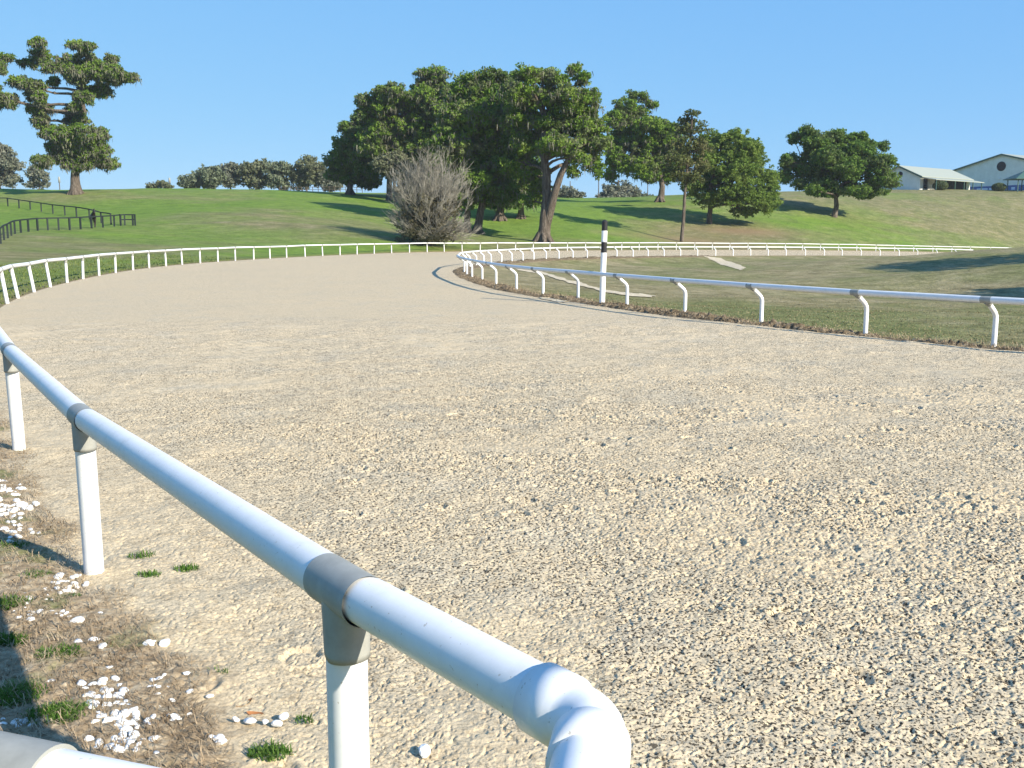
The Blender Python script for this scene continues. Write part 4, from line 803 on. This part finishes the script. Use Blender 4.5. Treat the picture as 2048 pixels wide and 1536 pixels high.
# sprigs of green weeds
def tuft(u, v, rad, n, L, label, m=M_TUFT):
    b = on_z(u, v, .03); b = (b[0], b[1], nzs(np.array([b[0]]), np.array([b[1]]))[0]); rad *= .62; L *= .75; n = int(n*.75); rr_ = RS.rand(n)**.7*rad; a = RS.rand(n)*6.283
    P = np.stack([rr_*np.cos(a)*1.3, rr_*np.sin(a)*.9, np.zeros(n)-.004], 1); o = blades(P, L, .0020, .55, m, 'grass_tuft', kind=None, curl=.6); o.location = b
    tag(o, label, 'grass tuft', 'green grass tufts in the verge')
for args in [(75, 1166, .11, 800, .055, 'bright green grass tuft left of the second post, above the stones'), (118, 1322, .12, 1000, .055, 'green grass tuft in the middle of the straw verge'), (22, 1412, .17, 1500, .07, 'dense green tuft at the left edge in the rail shadow'),
             (120, 1448, .15, 1300, .07, 'shaded green tuft beside the big heap of white stones'), (12, 1225, .15, 900, .08, 'shaded green tuft at the left edge above the stones'), (20, 1300, .10, 500, .08, 'tall thin green tuft at the left edge in shade'),
             (283, 1122, .10, 170, .05, 'sparse weed sprig on the sand right of the second post'), (375, 1148, .09, 240, .045, 'small green weed on the sand, furthest to the right'), (300, 1160, .09, 220, .045, 'sparse creeping weed between the post foot and the sand'),
             (540, 1522, .10, 500, .05, 'green tuft at the bottom edge near the thick post'), (30, 1105, .12, 400, .06, 'pale green tuft near the left edge below the dense stones'), (440, 1360, .05, 60, .05, 'tiny green sprig at the edge of the sand'), (150, 1206, .05, 160, .04, 'tiny green sprout among the small stones'), (610, 1455, .05, 80, .04, 'tiny weed left of the thick post')]: tuft(*args)
# grass on the near infield
n = 60000; a = np.radians(RS.uniform(-3, 31, n)); r = 15+27*RS.rand(n)**1.3; x_ = r*np.sin(a); y_ = r*np.cos(a); th, rr2 = polar(x_, y_); k = (rr2 < np.interp(th, TI, RI)-.05) & (RS.rand(n) < .2+1.2*(fbm(x_*.8, y_*.8, 72)-.2)); x_, y_ = x_[k], y_[k]
M_INGR = leafmat('infield_blades', (.17, .15, .075), (.26, .225, .12), (.37, .31, .19), .2, .8)
o = blades(np.stack([x_, y_, height(x_, y_)], 1), .03, .010, .7, M_INGR, 'grass'); tag(o, 'short tired olive grass growing on the near infield', 'grass')
# dead stalks in the berm
n = 34000; kk = RS.randint(0, len(ths), n); oo = RS.normal(size=n)*.26+.12; x_ = cx[kk]+nx[kk]*oo; y_ = cy[kk]+ny[kk]*oo
P = np.stack([x_, y_, cz[kk]+.03+.05*RS.rand(n)], 1); k = y_ < 45
o = blades(P[k], .09, .004, .85, M_STRAW, 'dry_grass', curl=.5); tag(o, 'dead brown grass along the dirt berm at the inner rail', 'dry grass')
# outside the left rail, short grass
n = 26000; x_ = RS.uniform(-30, 0, n); y_ = RS.uniform(24, 75, n); th, rr2 = polar(x_, y_); k = (rr2 > np.interp(th, TO, RO)+.05) & (rr2 < np.interp(th, TO, RO)+7); x_, y_ = x_[k], y_[k]
o = blades(np.stack([x_, y_, height(x_, y_)], 1), .09, .02, .4, leafmat('bank_blades', (.09, .13, .03), (.14, .18, .05), (.21, .22, .09), .2, .5), 'grass'); tag(o, 'short green grass along the foot of the left bank', 'grass')
# ------------------------------------------------------------------ white stones
M_STONE = mat('white_stone', (.8, .79, .76), .8, .2, build=lambda t, b: (t.links.new(ramp(t, noise(t, 40, 3, .6), [(.25, (.55, .52, .48)), (.5, (.80, .79, .76)), (.8, (.86, .85, .83))]), b.inputs['Base Color']), bump(t, b, noise(t, 60, 3, .6), .4, .01)))
import bmesh
protos = []
for k in range(7):
    bm = bmesh.new(); bmesh.ops.create_icosphere(bm, subdivisions=2, radius=1); rr_ = random.Random(k)
    dirs = [Vector((rr_.gauss(0, 1), rr_.gauss(0, 1), rr_.gauss(0, 1))).normalized() for _ in range(9)]
    for v_ in bm.verts:
        c = v_.co.copy(); 
        for d in dirs:
            q_ = c.dot(d); 
            if q_ > .68: c -= d*(q_-.68)*.9
        v_.co = Vector((c.x*rr_.uniform(1.0, 1.02)*1.15, c.y*.95, c.z*.72))
    me = bpy.data.meshes.new('white_stone'); bm.to_mesh(me); bm.free(); me.materials.append(M_STONE); protos.append(me)
ST = []
rs2 = random.Random(21)
def cl(u, v, su, sv, n, s0, s1):
    for _ in range(n): ST.append((rs2.gauss(u, su), rs2.gauss(v, sv), rs2.uniform(s0, s1), (u, v)))
cl(22, 1030, 24, 26, 46, 7, 13); cl(15, 985, 12, 10, 8, 6, 10); cl(40, 1072, 24, 8, 12, 7, 12)
cl(118, 1192, 24, 10, 22, 7, 12); cl(60, 1210, 26, 14, 10, 6, 10); cl(300, 1440, 60, 40, 14, 8, 15); cl(75, 1200, 9, 5, 6, 6, 11); cl(50, 1244, 14, 6, 10, 7, 11); cl(122, 1240, 10, 5, 10, 6, 10); cl(150, 1196, 10, 8, 5, 6, 10)
cl(235, 1455, 42, 32, 56, 11, 21); cl(190, 1400, 34, 10, 16, 11, 19); cl(250, 1505, 34, 15, 22, 11, 20); cl(30, 1462, 24, 8, 14, 8, 13); cl(320, 1385, 20, 8, 7, 9, 13)
for u, v, sz in [(155, 1258, 19), (205, 1243, 12), (190, 1297, 16), (206, 1310, 16), (156, 1301, 15), (297, 1305, 17), (329, 1303, 18), (310, 1298, 9), (119, 1167, 16), (155, 1166, 12), (172, 1182, 12), (244, 1391, 17), (300, 1393, 12), (473, 1457, 13), (500, 1460, 19), (531, 1461, 12), (555, 1466, 16), (420, 1409, 10), (440, 1496, 19), (443, 1503, 15), (425, 1492, 12), (568, 1450, 15), (848, 1523, 23), (353, 1455, 17), (310, 1497, 17), (340, 1462, 14), (102, 1380, 12), (565, 1448, 10), (5, 972, 8)]: ST.append((u, v, sz, None))
def stone_label(u, v, c, k):
    if u > 700: return 'single white stone lying alone on the sand right of the thick post'
    if c is None:
        sp = {155: 'smooth oval white stone alone in the straw below the second post', 568: 'white stone at the sand edge left of the thick post'}
        if k in sp: return sp[k]
    if v < 1110: return 'small white stone in the dense patch at the left edge below the far post'
    if v < 1215: return 'small white stone in the scattered group just below the second post'
    if v < 1270: return 'small white stone in the row of pale stones in the straw'
    if v < 1340: return 'white stone among the few lying across the middle of the straw'
    if u < 75: return 'white stone in the shaded group at the lower left edge'
    if u > 400: return 'white stone scattered near the foot of the thick post'
    return 'chunky white stone in the big heap at the bottom left'
placed = []
for u, v, sz, c in ST:
    u = max(-15, u)
    if v > 1535: v = 1535
    p = on_z(u, v, .03); dpt = math.hypot(p[0], p[1]); s = sz*dpt/F*.5*1.35
    ok = all((p[0]-q[0])**2+(p[1]-q[1])**2 > ((s+q[2])*.5)**2 for q in placed)
    if not ok: continue
    placed.append((p[0], p[1], s)); o = bpy.data.objects.new('white_stone', protos[rs2.randrange(7)]); C.objects.link(o)
    zz = float(nzs(np.array([p[0]]), np.array([p[1]]))[0]); o.location = (p[0], p[1], zz+s*.35); o.rotation_euler = (rs2.uniform(-.4, .4), rs2.uniform(-.4, .4), rs2.uniform(0, 6.28)); o.scale = (s*rs2.uniform(.85, 1.2), s*rs2.uniform(.8, 1.1), s*rs2.uniform(.75, 1.1))
    tag(o, stone_label(u, v, c, u), 'stone', 'white stones scattered in the verge')
# ------------------------------------------------------------------ fallen leaves
M_LEAF = mat('dead_leaf', (.30, .13, .05), .7, .2)
LF = [(400, 1385, .034, 'curled pale brown leaf at the edge of the straw'), (412, 1380, .028, 'folded tan leaf beside the curled pale one'), (353, 1335, .03, 'dark brown leaf in the straw above the pale leaves'), (820, 1123, .02, 'tiny orange leaf on the sand beyond the rail'), (1066, 1177, .022, 'orange brown leaf on the open sand in the middle'), (1612, 1213, .03, 'orange leaf lying on the sand at the right'),
      (490, 1410, .04, 'curved dry leaf near the sand edge left of the thick post'), (510, 1430, .035, 'dark curled leaf near the sand edge'), (500, 1510, .035, 'reddish leaf near the bottom edge'), (1680, 1500, .03, 'reddish leaf at the bottom right of the sand'), (645, 1500, .03, 'orange leaf against the thick post foot')]
for u, v, s, lb in LF:
    p = on_z(u, v, .045); mb = MB(); pts_ = []
    for k in range(9):
        t = k/8*2-1; w = (1-t*t)**.8*.42; pts_.append((t*s, w*s, abs(t)**2*s*.35+w*s*.35)); pts_.append((t*s, -w*s, abs(t)**2*s*.35+w*s*.35)); pts_.append((t*s, 0, abs(t)**2*s*.35))
    fs = []
    for k in range(8): fs += [(k*3, k*3+2, k*3+5, k*3+3), (k*3+2, k*3+1, k*3+4, k*3+5)]
    mb.add(pts_, fs); o = mb.build('fallen_leaf', M_LEAF, None, True); o.location = (p[0], p[1], p[2]); o.rotation_euler = (.2, .1, u % 6.0); tag(o, lb, 'leaf', 'fallen leaves')

# ------------------------------------------------------------------ thin air: far trees fade a little
hzm = bpy.data.materials.new('haze_air'); hzm.use_nodes = True; t = hzm.node_tree; t.nodes.clear()
pv = nd(t, 'ShaderNodeVolumePrincipled'); pv.inputs['Density'].default_value = .00014; pv.inputs['Color'].default_value = (.86, .92, 1, 1); pv.inputs['Anisotropy'].default_value = .0
o_ = nd(t, 'ShaderNodeOutputMaterial'); t.links.new(pv.outputs[0], o_.inputs['Volume'])
zs = np.empty(len(ground.data.vertices)*3, np.float32); ground.data.vertices.foreach_get('co', zs); zs = zs.reshape(-1, 3); mn = zs.min(0); mx = zs.max(0)
mb = MB(); mb.box(float(mn[0])-5, float(mx[0])+5, float(mn[1])-5, float(mx[1])+5, float(mn[2])-1.5, 45.0); hb_ = mb.build('haze', hzm); hb_['kind'] = 'stuff'
